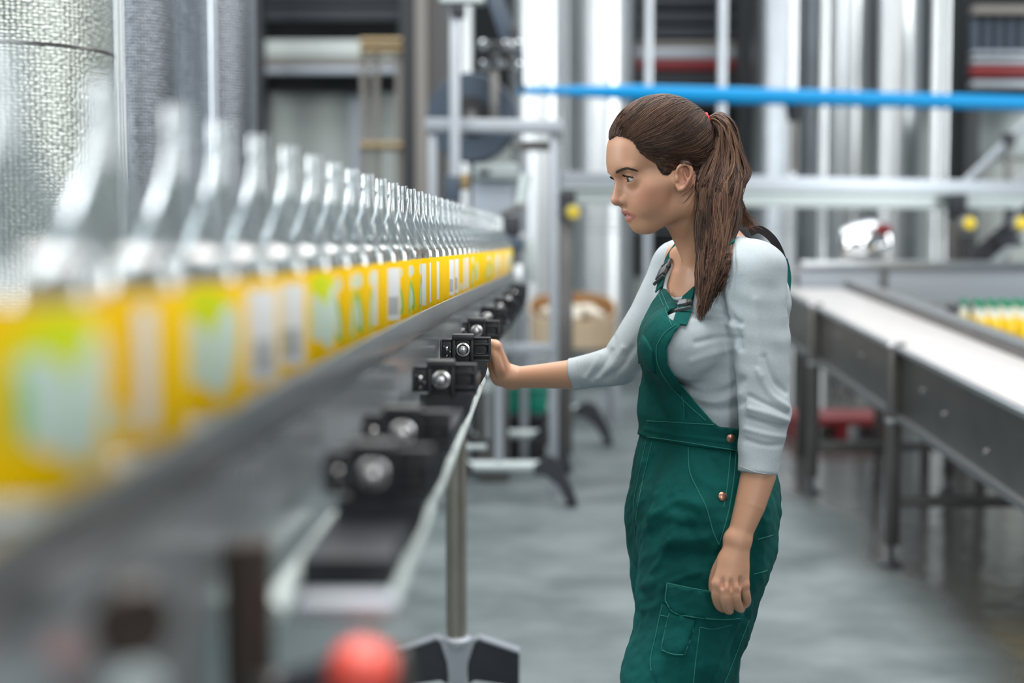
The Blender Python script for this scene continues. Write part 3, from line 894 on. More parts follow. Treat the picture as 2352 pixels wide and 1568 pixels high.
# legs that carry the conveyor
Yl = 4.05
xl = XX(1046, Yl)
hub = CAMZ - (1488 - 555) / FPX * Yl
obj('support_pole', MB().tube([(xl, Yl, hub), (xl, Yl, 1.03)], 0.030, 24), M['pole'], conv)
obj('pole_head', MB().box((xl + 0.01, Yl, 1.015), (0.16, 0.12, 0.03), None, .005), M['steel'], conv)
def wing_foot(x, Y, hubz, L, name='tripod_foot'):
    f = MB()
    for s in (-1, 1):
        poly = [(0.028 * s, -.005), (0.060 * s, .012), (L * s, -.028), (L * s, -hubz + .05), (L * s * .92, -hubz + .02), (L * s * .8, -hubz * .62), (0.05 * s, -hubz * .55), (0.028 * s, -hubz * .62)]
        if s < 0:
            poly = poly[::-1]
        f.prism(poly, (x, Y - .022, hubz), (1, 0, 0), (0, 0, 1), (0, .044, 0))
    o = obj(name, f, M['black'], conv)
    c = MB().prism([(-.048, .006), (.048, .006), (.030, -.05), (.016, -hubz + .004), (-.016, -hubz + .004), (-.030, -.05)], (x, Y - .032, hubz), (1, 0, 0), (0, 0, 1), (0, .064, 0))
    c.lathe([(.044, -.002), (.044, .012), (.034, .02)], (x, Y, hubz), 20)
    for s in (-1, 1):
        c.beam((x + .04 * s, Y, hubz + .008), (x + .065 * s, Y, hubz + .016), .05, .006)
        c.beam((x + .062 * s, Y, hubz + .016), (x + L * s, Y, hubz - .024), .05, .006)
    obj('foot_hub', c, M['alu_grey'], o)
    a = MB()
    for s in (-1, 1):
        a.lathe([(.026, 0), (.026, .012), (.012, .02), (.012, .05)], (x + L * s * .96, Y, 0.001), 14)
    obj('rubber_pad', a, M['black_rubber'], o)
wing_foot(xl + .004, Yl, hub, 0.178)

# two far two-footed bases with a pale cross tube
def far_base(Y, px0, px1, py, foot_px, foot_py, label):
    x0, x1, z = XX(px0, Y), XX(px1, Y), ZZ(py, Y)
    t = thing('floor_base', label, 'base', ((x0 + x1) / 2, Y, 0), 'two-footed bases under the machine')
    obj('cross_tube', MB().tube([(x0, Y, z), (x1, Y, z)], 0.028, 16), M['alu'], t)
    xf = XX(foot_px, Y)
    f = MB()
    pts = [(x1 - .03, z + .01), (x1 + .05, z + .055), (x1 + (xf - x1) * .55, z + .03), (xf - .01, z * .45), (xf + .012, .028), (xf - .045, .028), (x1 + (xf - x1) * .5, z * .55), (x1 + .03, z - .045), (x1 - .03, z - .04)]
    f.prism(pts, (0, Y - .035, 0), (1, 0, 0), (0, 0, 1), (0, .07, 0))
    obj('curved_foot', f, M['black'], t, 50)
    xo = 2 * x0 - xf
    g = [(2 * (x0 + x1) / 2 - a, b) for a, b in pts][::-1]
    g = [(x0 + x1 - a, b) for a, b in pts][::-1]
    f2 = MB().prism(g, (0, Y - .035, 0), (1, 0, 0), (0, 0, 1), (0, .07, 0))
    obj('curved_foot', f2, M['black'], t, 50)
    for xx in (xf - .016, x0 + x1 - xf + .016):
        obj('levelling_pad', MB().lathe([(.030, 0), (.030, .014), (.012, .03)], (xx, Y, .001), 14), M['black_rubber'], t)
    xm = (x0 + x1) / 2
    obj('riser', MB().tube([(xm - 0.02, Y, z), (xm - 0.02, Y, 1.02)], 0.022, 12), M['alu_grey'], t)
far_base(7.2, 1070, 1240, 1070, 1322, 1145, 'nearer two-footed base with a pale cross tube, right behind the tripod foot')
far_base(8.25, 1072, 1238, 997, 1310, 1080, 'middle two-footed base with a pale cross tube, below the green crates')
far_base(9.4, 1240, 1330, 940, 1405, 1005, 'farthest two-footed base with black curved feet, below the cardboard bin')
t = thing('air_rod', 'thin steel rod hanging from a pale clamp under the bottle conveyor', 'rod', P(1120, 940, 5.6))
obj('rod', MB().tube([P(1121, 884, 5.6), P(1121, 1006, 5.6)], .011, 10), M['steel'], t)
obj('clamp', MB().box(P(1114, 886, 5.58), (.06, .05, .05), None, .01), M['alu'], t)
obj('foot_plate', MB().box(P(1092, 1026, 5.6), (.09, .06, .014), None, .003), M['alu'], t)
obj('hanger_arm', MB().tube([P(1114, 880, 5.58), (P(1114, 880, 5.58).x, 5.58, 1.0335)], .012, 10), M['steel_dark'], t)

# drive parts at the near end, low beside the side panel
t = thing('end_cap_knob', 'round orange red knob on a black sleeve, lowest at the near end of the conveyor', 'knob', P(830, 1520, .86))
q = P(828, 1540, .855)
obj('cap', MB().lathe([(.020, -.012), (.0215, .0), (.0205, .016), (.014, .023), (.006, .025)], q + Vector((0, 0, -.006)), 32, (.25, -.5, .8)), M['red'], t)
obj('sleeve', MB().tube([q + Vector((-.045, .012, -.020)), q + Vector((-.012, .004, -.008))], .016, 20), M['black'], t)
obj('sleeve_ring', MB().lathe([(.022, 0), (.023, .006), (.022, .012)], q + Vector((.016, .01, -.01)), 24, (1, 0, .1)), M['brown'], t)
obj('arm', MB().beam(q + Vector((-.05, .02, -.02)), Vector((Xb(.86) + .062, .9, q.z - .02)), .02, .018, .003), M['steel_dark'], t)
t = thing('roller_mount', 'dark brown roller mount on the near end of the side panel', 'mount', P(545, 1430, .9))
q = P(556, 1420, .90) + Vector((.004, 0, 0))
obj('roller', MB().tube([q + Vector((0, 0, .05)), q + Vector((0, 0, -.16))], .016, 20), M['brown'], t)
obj('block', MB().box(q + Vector((.064, .0, .009)), (.066, .03, .012), None, .004), M['alu_grey'], t)
obj('arm', MB().beam(q + Vector((0, 0, .03)), Vector((Xb(.95) + .062, .97, q.z + .03)), .02, .02, .003), M['steel_dark'], t)
t = thing('hand_wheel', 'small brown hand wheel with a pale hub, nearest the lower corner of the side panel', 'wheel', P(305, 1440, .63))
q = P(305, 1432, .63)
obj('rim', MB().lathe([(.003, -.005), (.0165, -.0065), (.0195, 0), (.0165, .0065), (.003, .005)], q, 32, (.6, -.8, .1)), M['brown'], t)
obj('hub', MB().lathe([(.012, -.01), (.013, .012), (.008, .016)], q + Vector((-.004, .0, -.030)), 20, (.6, -.8, .1)), M['alu'], t)
obj('axle', MB().tube([q, Vector((Xb(.70) + .058, .70, q.z))], .007, 12), M['steel_dark'], t)

# ================================================================== CLEAR BOTTLES WITH YELLOW LABELS
def glass_material():
    m = bpy.data.materials.new('clear_bottle_glass')
    m.use_nodes = True
    nt = m.node_tree
    nt.nodes.remove(nt.nodes['Principled BSDF'])
    out = nt.nodes['Material Output']
    tr = nt.nodes.new('ShaderNodeBsdfTransparent')
    tr.inputs[0].default_value = (0.93, 0.955, 0.96, 1)
    gl = nt.nodes.new('ShaderNodeBsdfGlossy')
    gl.inputs['Color'].default_value = (1, 1, 1, 1)
    gl.inputs['Roughness'].default_value = 0.14
    lw = nt.nodes.new('ShaderNodeLayerWeight')
    lw.inputs['Blend'].default_value = 0.5
    pw = nt.nodes.new('ShaderNodeMath')
    pw.operation = 'POWER'
    pw.inputs[1].default_value = 1.9
    nt.links.new(lw.outputs['Facing'], pw.inputs[0])
    fr = nt.nodes.new('ShaderNodeMapRange')
    fr.inputs['To Min'].default_value = 0.26
    fr.inputs['To Max'].default_value = 0.85
    nt.links.new(pw.outputs[0], fr.inputs['Value'])
    mx = nt.nodes.new('ShaderNodeMixShader')
    nt.links.new(fr.outputs[0], mx.inputs[0])
    nt.links.new(tr.outputs[0], mx.inputs[1])
    nt.links.new(gl.outputs[0], mx.inputs[2])
    nt.links.new(mx.outputs[0], out.inputs[0])
    return m
M['glass'] = glass_material()

def label_material():
    """yellow paper label: white code panel, pale dots, green leaves"""
    m = bpy.data.materials.new('yellow_bottle_label')
    m.use_nodes = True
    nt = m.node_tree
    b = nt.nodes['Principled BSDF']
    b.inputs['Roughness'].default_value = 0.5
    b.inputs['Specular IOR Level'].default_value = 0.12
    uv = nt.nodes.new('ShaderNodeUVMap')
    sep = nt.nodes.new('ShaderNodeSeparateXYZ')
    nt.links.new(uv.outputs[0], sep.inputs[0])
    def math_(op, a, c=None, d=None):
        n = nt.nodes.new('ShaderNodeMath')
        n.operation = op
        for i, s in enumerate((a, c, d)):
            if s is None:
                continue
            if isinstance(s, (int, float)):
                n.inputs[i].default_value = s
            else:
                nt.links.new(s, n.inputs[i])
        return n.outputs[0]
    U, V = sep.outputs['X'], sep.outputs['Y']
    def rect(u0, u1, v0, v1):
        return math_('MULTIPLY', math_('MULTIPLY', math_('GREATER_THAN', U, u0), math_('LESS_THAN', U, u1)),
                     math_('MULTIPLY', math_('GREATER_THAN', V, v0), math_('LESS_THAN', V, v1)))
    def ell(u, v, ru, rv, bend=0.0):
        vv = math_('DIVIDE', math_('SUBTRACT', V, v), rv)
        uu = math_('SUBTRACT', U, u)
        if bend:
            uu = math_('ADD', uu, math_('MULTIPLY', math_('SUBTRACT', V, v), bend))
        uu = math_('DIVIDE', uu, ru)
        d = math_('ADD', math_('MULTIPLY', uu, uu), math_('MULTIPLY', vv, vv))
        return math_('LESS_THAN', d, 1.0)
    def over(col, mask, c):
        n = nt.nodes.new('ShaderNodeMix')
        n.data_type = 'RGBA'
        nt.links.new(mask, n.inputs[0])
        if isinstance(col, tuple):
            n.inputs[6].default_value = (*col, 1)
        else:
            nt.links.new(col, n.inputs[6])
        n.inputs[7].default_value = (*c, 1)
        return n.outputs[2]
    YEL, WH, PALE = (0.98, 0.60, 0.0), (0.80, 0.82, 0.83), (0.62, 0.76, 0.66)
    GR, LIME = (0.22, 0.55, 0.12), (0.66, 0.74, 0.02)
    c = over(YEL, rect(.03, .15, .10, .90), WH)
    bars = math_('MULTIPLY', rect(.05, .13, .18, .46), math_('GREATER_THAN', math_('SINE', math_('MULTIPLY', U, 900)), 0.2))
    c = over(c, bars, (0.08, 0.09, 0.1))
    for (u, v, ru, rv) in ((.235, .80, .022, .10), (.335, .82, .022, .10), (.78, .20, .03, .10)):
        c = over(c, ell(u, v, ru, rv), PALE)
    for (u, v, bend) in ((.235, .40, .05), (.335, .40, -.05)):
        c = over(c, ell(u, v, .024, .30, bend), GR)
        c = over(c, ell(u, v - .02, .013, .20, bend), PALE)
    # big fruit picture on the front
    c = over(c, ell(.54, .64, .098, .31), LIME)
    c = over(c, ell(.508, .48, .056, .26, .06), PALE)
    c = over(c, ell(.592, .48, .046, .35, -.07), PALE)
    c = over(c, ell(.462, .46, .013, .20), GR)
    c = over(c, rect(.83, .87, .12, .90), WH)
    nt.links.new(c, b.inputs['Base Color'])
    return m
M['label'] = label_material()

# body turned from the neck to the foot, with an inner wall
bprof = [(.036, .0), (.0435, .004), (.0450, .010), (.0450, .104), (.0448, .110), (.0440, .1160), (.0420, .1205), (.0385, .1245), (.0345, .1300), (.0315, .1380), (.0278, .1470),
         (.0232, .1560), (.0182, .1665), (.0142, .1770), (.0112, .1870), (.0098, .1960), (.0090, .2020), (.0088, .206), (.0104, .2075), (.0104, .2115), (.0092, .213), (.0094, .2250), (.0086, .2275), (.0068, .2275),
         (.0064, .2200), (.0072, .200), (.0086, .186), (.0160, .1665), (.0258, .1470), (.0342, .1315), (.0400, .119), (.0415, .110), (.0418, .020), (.034, .010)]
bottle = thing('glass_bottle', 'x', 'bottle', (0, 0, 0), 'row of clear bottles with yellow labels')
obj('bottle_body', MB().lathe(bprof, (0, 0, 0), 48), M['glass'], bottle, 60)
lab = MB()
NL = 96
vs = [(r * math.cos(2 * PI * k / NL), r * math.sin(2 * PI * k / NL), z) for (r, z) in ((.0452, .0135), (.0456, .0142), (.0456, .1040), (.0452, .1045)) for k in range(NL)]
fs = [(i * NL + k, i * NL + (k + 1) % NL, (i + 1) * NL + (k + 1) % NL, (i + 1) * NL + k) for i in range(3) for k in range(NL)]
lab.add(vs, fs)
lo = obj('paper_label', lab, M['label'], bottle, 60)
uvl = lo.data.uv_layers.new(name='UVMap')
for p in lo.data.polygons:
    us = []
    for li in p.loop_indices:
        co = lo.data.vertices[lo.data.loops[li].vertex_index].co
        us.append((math.atan2(co.y, co.x) / (2 * PI)) % 1.0)
    if max(us) - min(us) > .5:
        us = [u + 1 if u < .5 else u for u in us]
    for li, u in zip(p.loop_indices, us):
        co = lo.data.vertices[lo.data.loops[li].vertex_index].co
        uvl.data[li].uv = (u, (co.z - .0135) / .091)

bys = [.69, .846, 1.012, 1.143, 1.29, 1.44]
while bys[-1] < 6.0:
    bys.append(bys[-1] + (.146 if bys[-1] < 2.3 else .128))
# which way the picture (label u = 0.54) is turned: degrees seen from above, 270 faces the camera
turn = {0: 320, 1: 200, 2: 304, 3: 128, 4: 118, 5: 322, 6: 58, 7: 62, 8: 200, 9: 130, 10: 60, 11: 62, 12: 215, 13: 205, 14: 210, 15: 190, 16: 126, 17: 120}
random.seed(11)
nb = len(bys)
for i, Y in enumerate(bys):
    o = bottle if i == 0 else dup(bottle)
    a = turn.get(i, random.uniform(0, 360))
    o.location = (Xb(Y), Y, BELT + .0005)
    o.rotation_euler = (0, 0, math.radians(a - .54 * 360))
    k = nb - i
    o['label'] = 'clear bottle with yellow label, %s from the near end of the conveyor row' % ordinal(i + 1)
# ================================================================== THE WORKER
# soft solid modelling on a grid: shapes are blended and turned into one skin
class Field:
    def __init__(self, lo, hi, h):
        self.h = h
        self.lo = np.array(lo, float)
        self.n = np.ceil((np.array(hi, float) - self.lo) / h).astype(int) + 1
        self.F = np.full(tuple(self.n), 0.2, np.float32)
        self.ax = [(self.lo[i] + h * np.arange(self.n[i])).astype(np.float32) for i in range(3)]
    def like(self):
        f = Field(self.lo, self.lo + self.h, self.h)
        f.n, f.ax = self.n.copy(), self.ax
        f.F = np.full(tuple(self.n), 0.2, np.float32)
        return f
    def sl(self, lo, hi):
        a = np.clip(np.floor((np.array(lo) - self.lo) / self.h).astype(int), 0, self.n)
        b = np.clip(np.ceil((np.array(hi) - self.lo) / self.h).astype(int) + 1, 0, self.n)
        if np.any(b <= a):
            return None
        s = tuple(slice(a[i], b[i]) for i in range(3))
        X = self.ax[0][s[0]][:, None, None]
        Yy = self.ax[1][s[1]][None, :, None]
        Z = self.ax[2][s[2]][None, None, :]
        return s, X, Yy, Z
    def put(self, lo, hi, fn, k=0.01, mode='add'):
        g = self.sl(np.array(lo) - k - 4 * self.h, np.array(hi) + k + 4 * self.h)
        if g is None:
            return self
        s, X, Yy, Z = g
        d = fn(X, Yy, Z).astype(np.float32)
        A = self.F[s]
        if mode == 'add':
            hh = np.maximum(k - np.abs(A - d), 0) / max(k, 1e-6)
            self.F[s] = np.minimum(A, d) - hh * hh * k * 0.25
        elif mode == 'sub':
            d = -d
            hh = np.maximum(k - np.abs(A - d), 0) / max(k, 1e-6)
            self.F[s] = np.maximum(A, d) + hh * hh * k * 0.25
        return self
    def cone(self, a, b, r1, r2, k=0.01, mode='add'):
        a, b = np.array(a, float), np.array(b, float)
        ba = b - a
        l2 = float(ba @ ba) + 1e-12
        R = max(r1, r2)
        def fn(X, Yy, Z):
            px, py, pz = X - a[0], Yy - a[1], Z - a[2]
            t = np.clip((px * ba[0] + py * ba[1] + pz * ba[2]) / l2, 0, 1)
            dx, dy, dz = px - t * ba[0], py - t * ba[1], pz - t * ba[2]
            return np.sqrt(dx * dx + dy * dy + dz * dz) - (r1 + (r2 - r1) * t)
        return self.put(np.minimum(a, b) - R, np.maximum(a, b) + R, fn, k, mode)
    def chain(self, pts, rs, k=0.01, mode='add'):
        pts = [np.array(p, float) for p in pts]
        def fn(X, Yy, Z):
            d = None
            for i in range(len(pts) - 1):
                a, ba = pts[i], pts[i + 1] - pts[i]
                px, py, pz = X - a[0], Yy - a[1], Z - a[2]
                t = np.clip((px * ba[0] + py * ba[1] + pz * ba[2]) / (float(ba @ ba) + 1e-12), 0, 1)
                dx, dy, dz = px - t * ba[0], py - t * ba[1], pz - t * ba[2]
                q = np.sqrt(dx * dx + dy * dy + dz * dz) - (rs[i] + (rs[i + 1] - rs[i]) * t)
                d = q if d is None else np.minimum(d, q)
            return d
        R = max(rs)
        return self.put(np.min(pts, 0) - R, np.max(pts, 0) + R, fn, k, mode)
    def multi(self, cones, k=0.01, inner=0.004):
        """several tapered limbs joined softly among themselves, then blended in once"""
        cs = [(np.array(a, float), np.array(b, float), r1, r2) for a, b, r1, r2 in cones]
        def fn(X, Yy, Z):
            d = None
            for a, b, r1, r2 in cs:
                ba = b - a
                px, py, pz = X - a[0], Yy - a[1], Z - a[2]
                t = np.clip((px * ba[0] + py * ba[1] + pz * ba[2]) / (float(ba @ ba) + 1e-12), 0, 1)
                q = np.sqrt((px - t * ba[0]) ** 2 + (py - t * ba[1]) ** 2 + (pz - t * ba[2]) ** 2) - (r1 + (r2 - r1) * t)
                if d is None:
                    d = q
                else:
                    h_ = np.maximum(inner - np.abs(d - q), 0) / inner
                    d = np.minimum(d, q) - h_ * h_ * inner * .25
            return d
        R = max(max(c_[2], c_[3]) for c_ in cs)
        return self.put(np.min([np.minimum(c_[0], c_[1]) for c_ in cs], 0) - R, np.max([np.maximum(c_[0], c_[1]) for c_ in cs], 0) + R, fn, k)
    def ell(self, c, r, axes=None, k=0.01, mode='add'):
        c = np.array(c, float)
        r = np.array(r, float)
        A = np.eye(3) if axes is None else np.array([list(v) for v in axes], float)
        R = float(r.max())
        def fn(X, Yy, Z):
            px, py, pz = X - c[0], Yy - c[1], Z - c[2]
            q = [px * A[i][0] + py * A[i][1] + pz * A[i][2] for i in range(3)]
            k0 = np.sqrt(sum((q[i] / r[i]) ** 2 for i in range(3))) + 1e-6
            k1 = np.sqrt(sum((q[i] / r[i] ** 2) ** 2 for i in range(3))) + 1e-6
            return k0 * (k0 - 1.0) / k1
        return self.put(c - R, c + R, fn, k, mode)
    def mesh(self):
        F, h, lo = self.F, self.h, self.lo
        S = F < 0
        c = np.zeros(tuple(self.n - 1), np.uint8)
        for i in (0, 1):
            for j in (0, 1):
                for k in (0, 1):
                    c += S[i:i + self.n[0] - 1, j:j + self.n[1] - 1, k:k + self.n[2] - 1]
        act = (c > 0) & (c < 8)
        idx = np.argwhere(act)
        ids = np.full(act.shape, -1, np.int32)
        ids[act] = np.arange(len(idx))
        corner = np.array([(i, j, k) for i in (0, 1) for j in (0, 1) for k in (0, 1)])
        val = np.stack([F[idx[:, 0] + q[0], idx[:, 1] + q[1], idx[:, 2] + q[2]] for q in corner], 1)
        acc = np.zeros((len(idx), 3))
        cnt = np.zeros(len(idx))
        for a in range(8):
            for b in range(a + 1, 8):
                if np.abs(corner[a] - corner[b]).sum() != 1:
                    continue
                va, vb = val[:, a], val[:, b]
                m = (va < 0) != (vb < 0)
                t = np.where(m, va / np.where(m, va - vb, 1), 0)
                p = corner[a] + (corner[b] - corner[a]) * t[:, None]
                acc[m] += p[m]
                cnt[m] += 1
        V = lo + h * (idx + acc / cnt[:, None])
        Q = []
        for ax in range(3):
            o1, o2 = [(1, 2), (2, 0), (0, 1)][ax]
            n = self.n
            sl0 = [slice(1, n[i] - 1) for i in range(3)]
            sl0[ax] = slice(0, n[ax] - 1)
            sl1 = list(sl0)
            sl1[ax] = slice(1, n[ax])
            s0, s1 = S[tuple(sl0)], S[tuple(sl1)]
            e = np.argwhere(s0 != s1)
            base = np.array([s.start for s in sl0])
            fl = s0[tuple(e.T)]
            e = e + base
            d1 = np.zeros(3, int); d1[o1] = 1
            d2 = np.zeros(3, int); d2[o2] = 1
            def g(p):
                return ids[p[:, 0], p[:, 1], p[:, 2]]
            q = np.stack([g(e - d1 - d2), g(e - d2), g(e), g(e - d1)], 1)
            q[~fl] = q[~fl][:, ::-1]
            Q.append(q)
        Q = np.concatenate(Q)
        Q = Q[(Q >= 0).all(1)]
        return V, Q

def smooth_mesh(V, Q, it=2, lam=0.5):
    e = np.concatenate([Q[:, [0, 1]], Q[:, [1, 2]], Q[:, [2, 3]], Q[:, [3, 0]]])
    e = np.concatenate([e, e[:, ::-1]])
    deg = np.bincount(e[:, 0], minlength=len(V)).astype(float)[:, None]
    V = V.copy()
    for i in range(it):
        for l in (lam, -lam * 1.04):
            s = np.zeros_like(V)
            for a in range(3):
                s[:, a] = np.bincount(e[:, 0], weights=V[e[:, 1], a], minlength=len(V))
            V += l * (s / np.maximum(deg, 1) - V)
    return V

def soft(V, Q, it):
    e = np.concatenate([Q[:, [0, 1]], Q[:, [1, 2]], Q[:, [2, 3]], Q[:, [3, 0]]])
    e = np.concatenate([e, e[:, ::-1]])
    deg = np.bincount(e[:, 0], minlength=len(V)).astype(float)[:, None]
    for i in range(it):
        s = np.stack([np.bincount(e[:, 0], weights=V[e[:, 1], a], minlength=len(V)) for a in range(3)], 1)
        V = V + .6 * (s / np.maximum(deg, 1) - V)
    return V

def ripple(V, Q, amp, lam, stretch, seed, gate=None):
    """gentle uneven folds of cloth"""
    r = np.random.default_rng(seed)
    out = np.zeros(len(V))
    for i in range(14):
        d = r.normal(size=3) * np.array(stretch)
        d = d / np.linalg.norm(d) * 2 * PI / (lam * r.uniform(.6, 1.6))
        ph = r.uniform(0, 2 * PI)
        d2 = r.normal(size=3) * 18
        out += np.sin(V @ d + ph + 1.3 * np.sin(V @ d2 + ph * 2))
    out *= amp / 3.0
    if gate is not None:
        out *= gate
    return V + normals_of(V, Q) * out[:, None]

def normals_of(V, Q):
    n = np.cross(V[Q[:, 2]] - V[Q[:, 0]], V[Q[:, 3]] - V[Q[:, 1]])
    N = np.zeros_like(V)
    for c in range(4):
        for a in range(3):
            N[:, a] += np.bincount(Q[:, c], weights=n[:, a], minlength=len(V))
    return N / (np.linalg.norm(N, axis=1, keepdims=True) + 1e-12)

def np_obj(name, V, Q, mt, parent=None):
    me = bpy.data.meshes.new(name)
    me.vertices.add(len(V))
    me.vertices.foreach_set('co', np.asarray(V, np.float32).ravel())
    k = Q.shape[1]
    me.loops.add(Q.size)
    me.loops.foreach_set('vertex_index', np.asarray(Q, np.int32).ravel())
    me.polygons.add(len(Q))
    me.polygons.foreach_set('loop_start', np.arange(0, Q.size, k, dtype=np.int32))
    me.polygons.foreach_set('use_smooth', np.ones(len(Q), bool))
    me.update(calc_edges=True)
    me.validate()
    if mt is not None:
        me.materials.append(mt)
    o = bpy.data.objects.new(name, me)
    COL.objects.link(o)
    if parent is not None:
        o.parent = parent
        o.matrix_parent_inverse = world_of(parent).inverted()
    return o

def proj(V):
    """frame pixels of world points"""
    V = np.asarray(V, float)
    y = V[:, 1] * CP - (V[:, 2] - CAMZ) * SP
    u = V[:, 0] / y
    v = (V[:, 1] * SP + (V[:, 2] - CAMZ) * CP) / y
    return 1176 + u * FPX, 784 - v * FPX

def ray_dir(px, py):
    d = P(px, py, 1.0) - Vector((0, 0, CAMZ))
    return d.normalized()

def poly_sd(px, py, poly):
    """signed distance in pixels to an outline, positive inside"""
    poly = np.asarray(poly, float)
    d = np.full(px.shape, 1e9)
    ins = np.zeros(px.shape, bool)
    n = len(poly)
    for i in range(n):
        a, b = poly[i], poly[(i + 1) % n]
        ab = b - a
        t = np.clip(((px - a[0]) * ab[0] + (py - a[1]) * ab[1]) / (ab @ ab + 1e-9), 0, 1)
        d = np.minimum(d, np.hypot(px - a[0] - t * ab[0], py - a[1] - t * ab[1]))
        cr = ((a[1] > py) != (b[1] > py)) & (px < (b[0] - a[0]) * (py - a[1]) / (b[1] - a[1] + 1e-12) + a[0])
        ins ^= cr
    return np.where(ins, d, -d)

def line_d(px, py, pts):
    pts = np.asarray(pts, float)
    d = np.full(px.shape, 1e9)
    for i in range(len(pts) - 1):
        a, b = pts[i], pts[i + 1]
        ab = b - a
        t = np.clip(((px - a[0]) * ab[0] + (py - a[1]) * ab[1]) / (ab @ ab + 1e-9), 0, 1)
        d = np.minimum(d, np.hypot(px - a[0] - t * ab[0], py - a[1] - t * ab[1]))
    return d

def frame(yaw):
    a = math.radians(yaw)
    return Vector((-math.cos(a), -math.sin(a), 0)), Vector((math.sin(a), -math.cos(a), 0))

CAMP = Vector((0, 0, CAMZ))
def on_plane(px, py, O, L, w):
    """where the ray of a pixel meets the plane at lateral distance w from O"""
    d = ray_dir(px, py)
    t = ((O - CAMP).dot(L) + w) / d.dot(L)
    return CAMP + d * t

# ---------------------------------------------------------------- head, neck
HF, HL = frame(16.0)
HO = P(1535, 400, 2.60)
UP = Vector((0, 0, 1))
def H(px, py, w=0.0):
    return on_plane(px, py, HO, HL, w)
HAX = (HF, HL, UP)
def tiltax(F_, L_, deg):
    q = Quaternion(L_, math.radians(deg))      # positive turns forward towards up
    return (q @ F_, L_, q @ UP)

TF, TL = frame(27.0)
TO = P(1640, 700, 2.62)
def T(px, py, w=0.0):
    return on_plane(px, py, TO, TL, w)

hd = Field(HO - Vector((.17, .17, .31)), HO + Vector((.24, .20, .17)), 0.0018)
A0 = HAX
AT = tiltax(HF, HL, -18)
hd.ell(H(1521, 336), (.094, .069, .084), A0, .01)
hd.ell(H(1452, 352), (.044, .052, .046), A0, .02)                      # forehead
hd.ell(H(1440, 385), (.030, .046, .024), A0, .02)                      # brow
hd.ell(H(1494, 430), (.056, .056, .064), AT, .016)                      # middle of the face
hd.ell(H(1472, 472), (.0285, .035, .038), AT, .012)                      # jaws behind the lips
hd.ell(H(1473, 516), (.017, .019, .0155), A0, .018)                    # chin
for s in (1, -1):
    hd.cone(H(1475, 428, 0) + HL * .041 * s, H(1475, 428, 0) + HL * .052 * s - HF * .050 + UP * .010, .018, .013, .02)      # cheek bone
    hd.ell(H(1484, 462, 0) + HL * .030 * s, (.030, .022, .030), AT, .02)                                                       # cheek
    hd.cone(H(1552, 470, 0) + HL * .044 * s, H(1486, 516, 0) + HL * .018 * s, .018, .014, .02)                                 # jaw line
    hd.cone(H(1550, 430, 0) + HL * .050 * s, H(1552, 470, 0) + HL * .044 * s, .018, .018, .02)
    hd.cone(H(1410, 392, 0) + HL * .010 * s - HF * .008, H(1424, 390, 0) + HL * .040 * s - HF * .006, .0065, .0055, .014)     # brow ridge
# neck
hd.chain([H(1578, 425), H(1604, 505), H(1648, 600)], [.050, .047, .054], .02)
hd.cone(H(1556, 494), H(1602, 575), .022, .026, .03)
hd.chain([H(1590, 440, .045), H(1600, 560, .028), H(1588, 640, .012)], [.012, .012, .010], .025)
# nose
hd.chain([H(1421, 413), H(1419, 428), H(1416.8, 443), H(1415.8, 458)], [.0060, .0066, .0074, .0088], .006)
hd.chain([H(1430, 412), H(1432, 430), H(1436, 446), H(1437, 462)], [.0095, .0105, .0115, .0120], .010)
hd.ell(H(1415.5, 459.5), (.0088, .0088, .0084), A0, .005)
for s in (1, -1):
    hd.ell(H(1433, 461) + HL * .0110 * s, (.0110, .0062, .0080), A0, .005)
    hd.ell(H(1424, 471.5) + HL * .0058 * s, (.0048, .0026, .0026), A0, .003, 'sub')
hd.cone(H(1433, 470), H(1419, 466), .0048, .0042, .005)
# eye sockets
for s in (1, -1):
    hd.ell(H(1416, 415) + HL * .0325 * s, (.012, .0150, .0095), A0, .016, 'sub')
EYE = [H(1441, 413) + HL * .0315, H(1441, 413) - HL * .0315]
for c, s in zip(EYE, (1, -1)):
    # lids: a ball a little larger than the eye, cut open by a flat slit
    hd.ell(c, (.0137, .0137, .0137), None, .010)
for c, s in zip(EYE, (1, -1)):
    g = (HF * math.cos(math.radians(12)) + HL * s * math.sin(math.radians(12))).normalized()
    ax = (g, UP.cross(g), UP)
    hd.ell(c + g * .0125 + UP * -.0006, (.0085, .0143, .0047), ax, .0012, 'sub')
    hd.chain([c + (HF * .45 - HL * .8 * s).normalized() * .0128 + UP * -.001, c + HF * .0130 + UP * .0060 - HL * s * .003, c + (HF * .7 + HL * s * .75).normalized() * .0134 + UP * .0050,
              c + (HF * .15 + HL * s * .97).normalized() * .0136 - UP * .0012], [.0012, .0017, .0017, .0012], .003)
# lips, a little apart
hd.ell(H(1438.5, 485.5), (.0086, .0120, .0048), tiltax(HF, HL, -14), .004)
hd.ell(H(1448.5, 502), (.0088, .0120, .0060), tiltax(HF, HL, 8), .004)
for s in (1, -1):
    hd.chain([H(1438.5, 486.5) + HL * .004 * s, H(1447, 488) + HL * .014 * s, H(1460, 494) + HL * .0225 * s], [.0052, .0046, .0024], .004)
    hd.chain([H(1448, 502.5) + HL * .004 * s, H(1454, 501) + HL * .014 * s, H(1461, 496.5) + HL * .0215 * s], [.0058, .0050, .0024], .004)
hd.chain([H(1461, 495.5) + HL * .023, H(1444, 494.3) + HL * .012, H(1434, 493.5), H(1444, 494.3) - HL * .012, H(1461, 495.5) - HL * .023], [.0010, .0016, .0020, .0016, .0010], .0025, 'sub')
hd.cone(H(1424, 481), H(1420, 475), .0012, .0012, .004, 'sub')
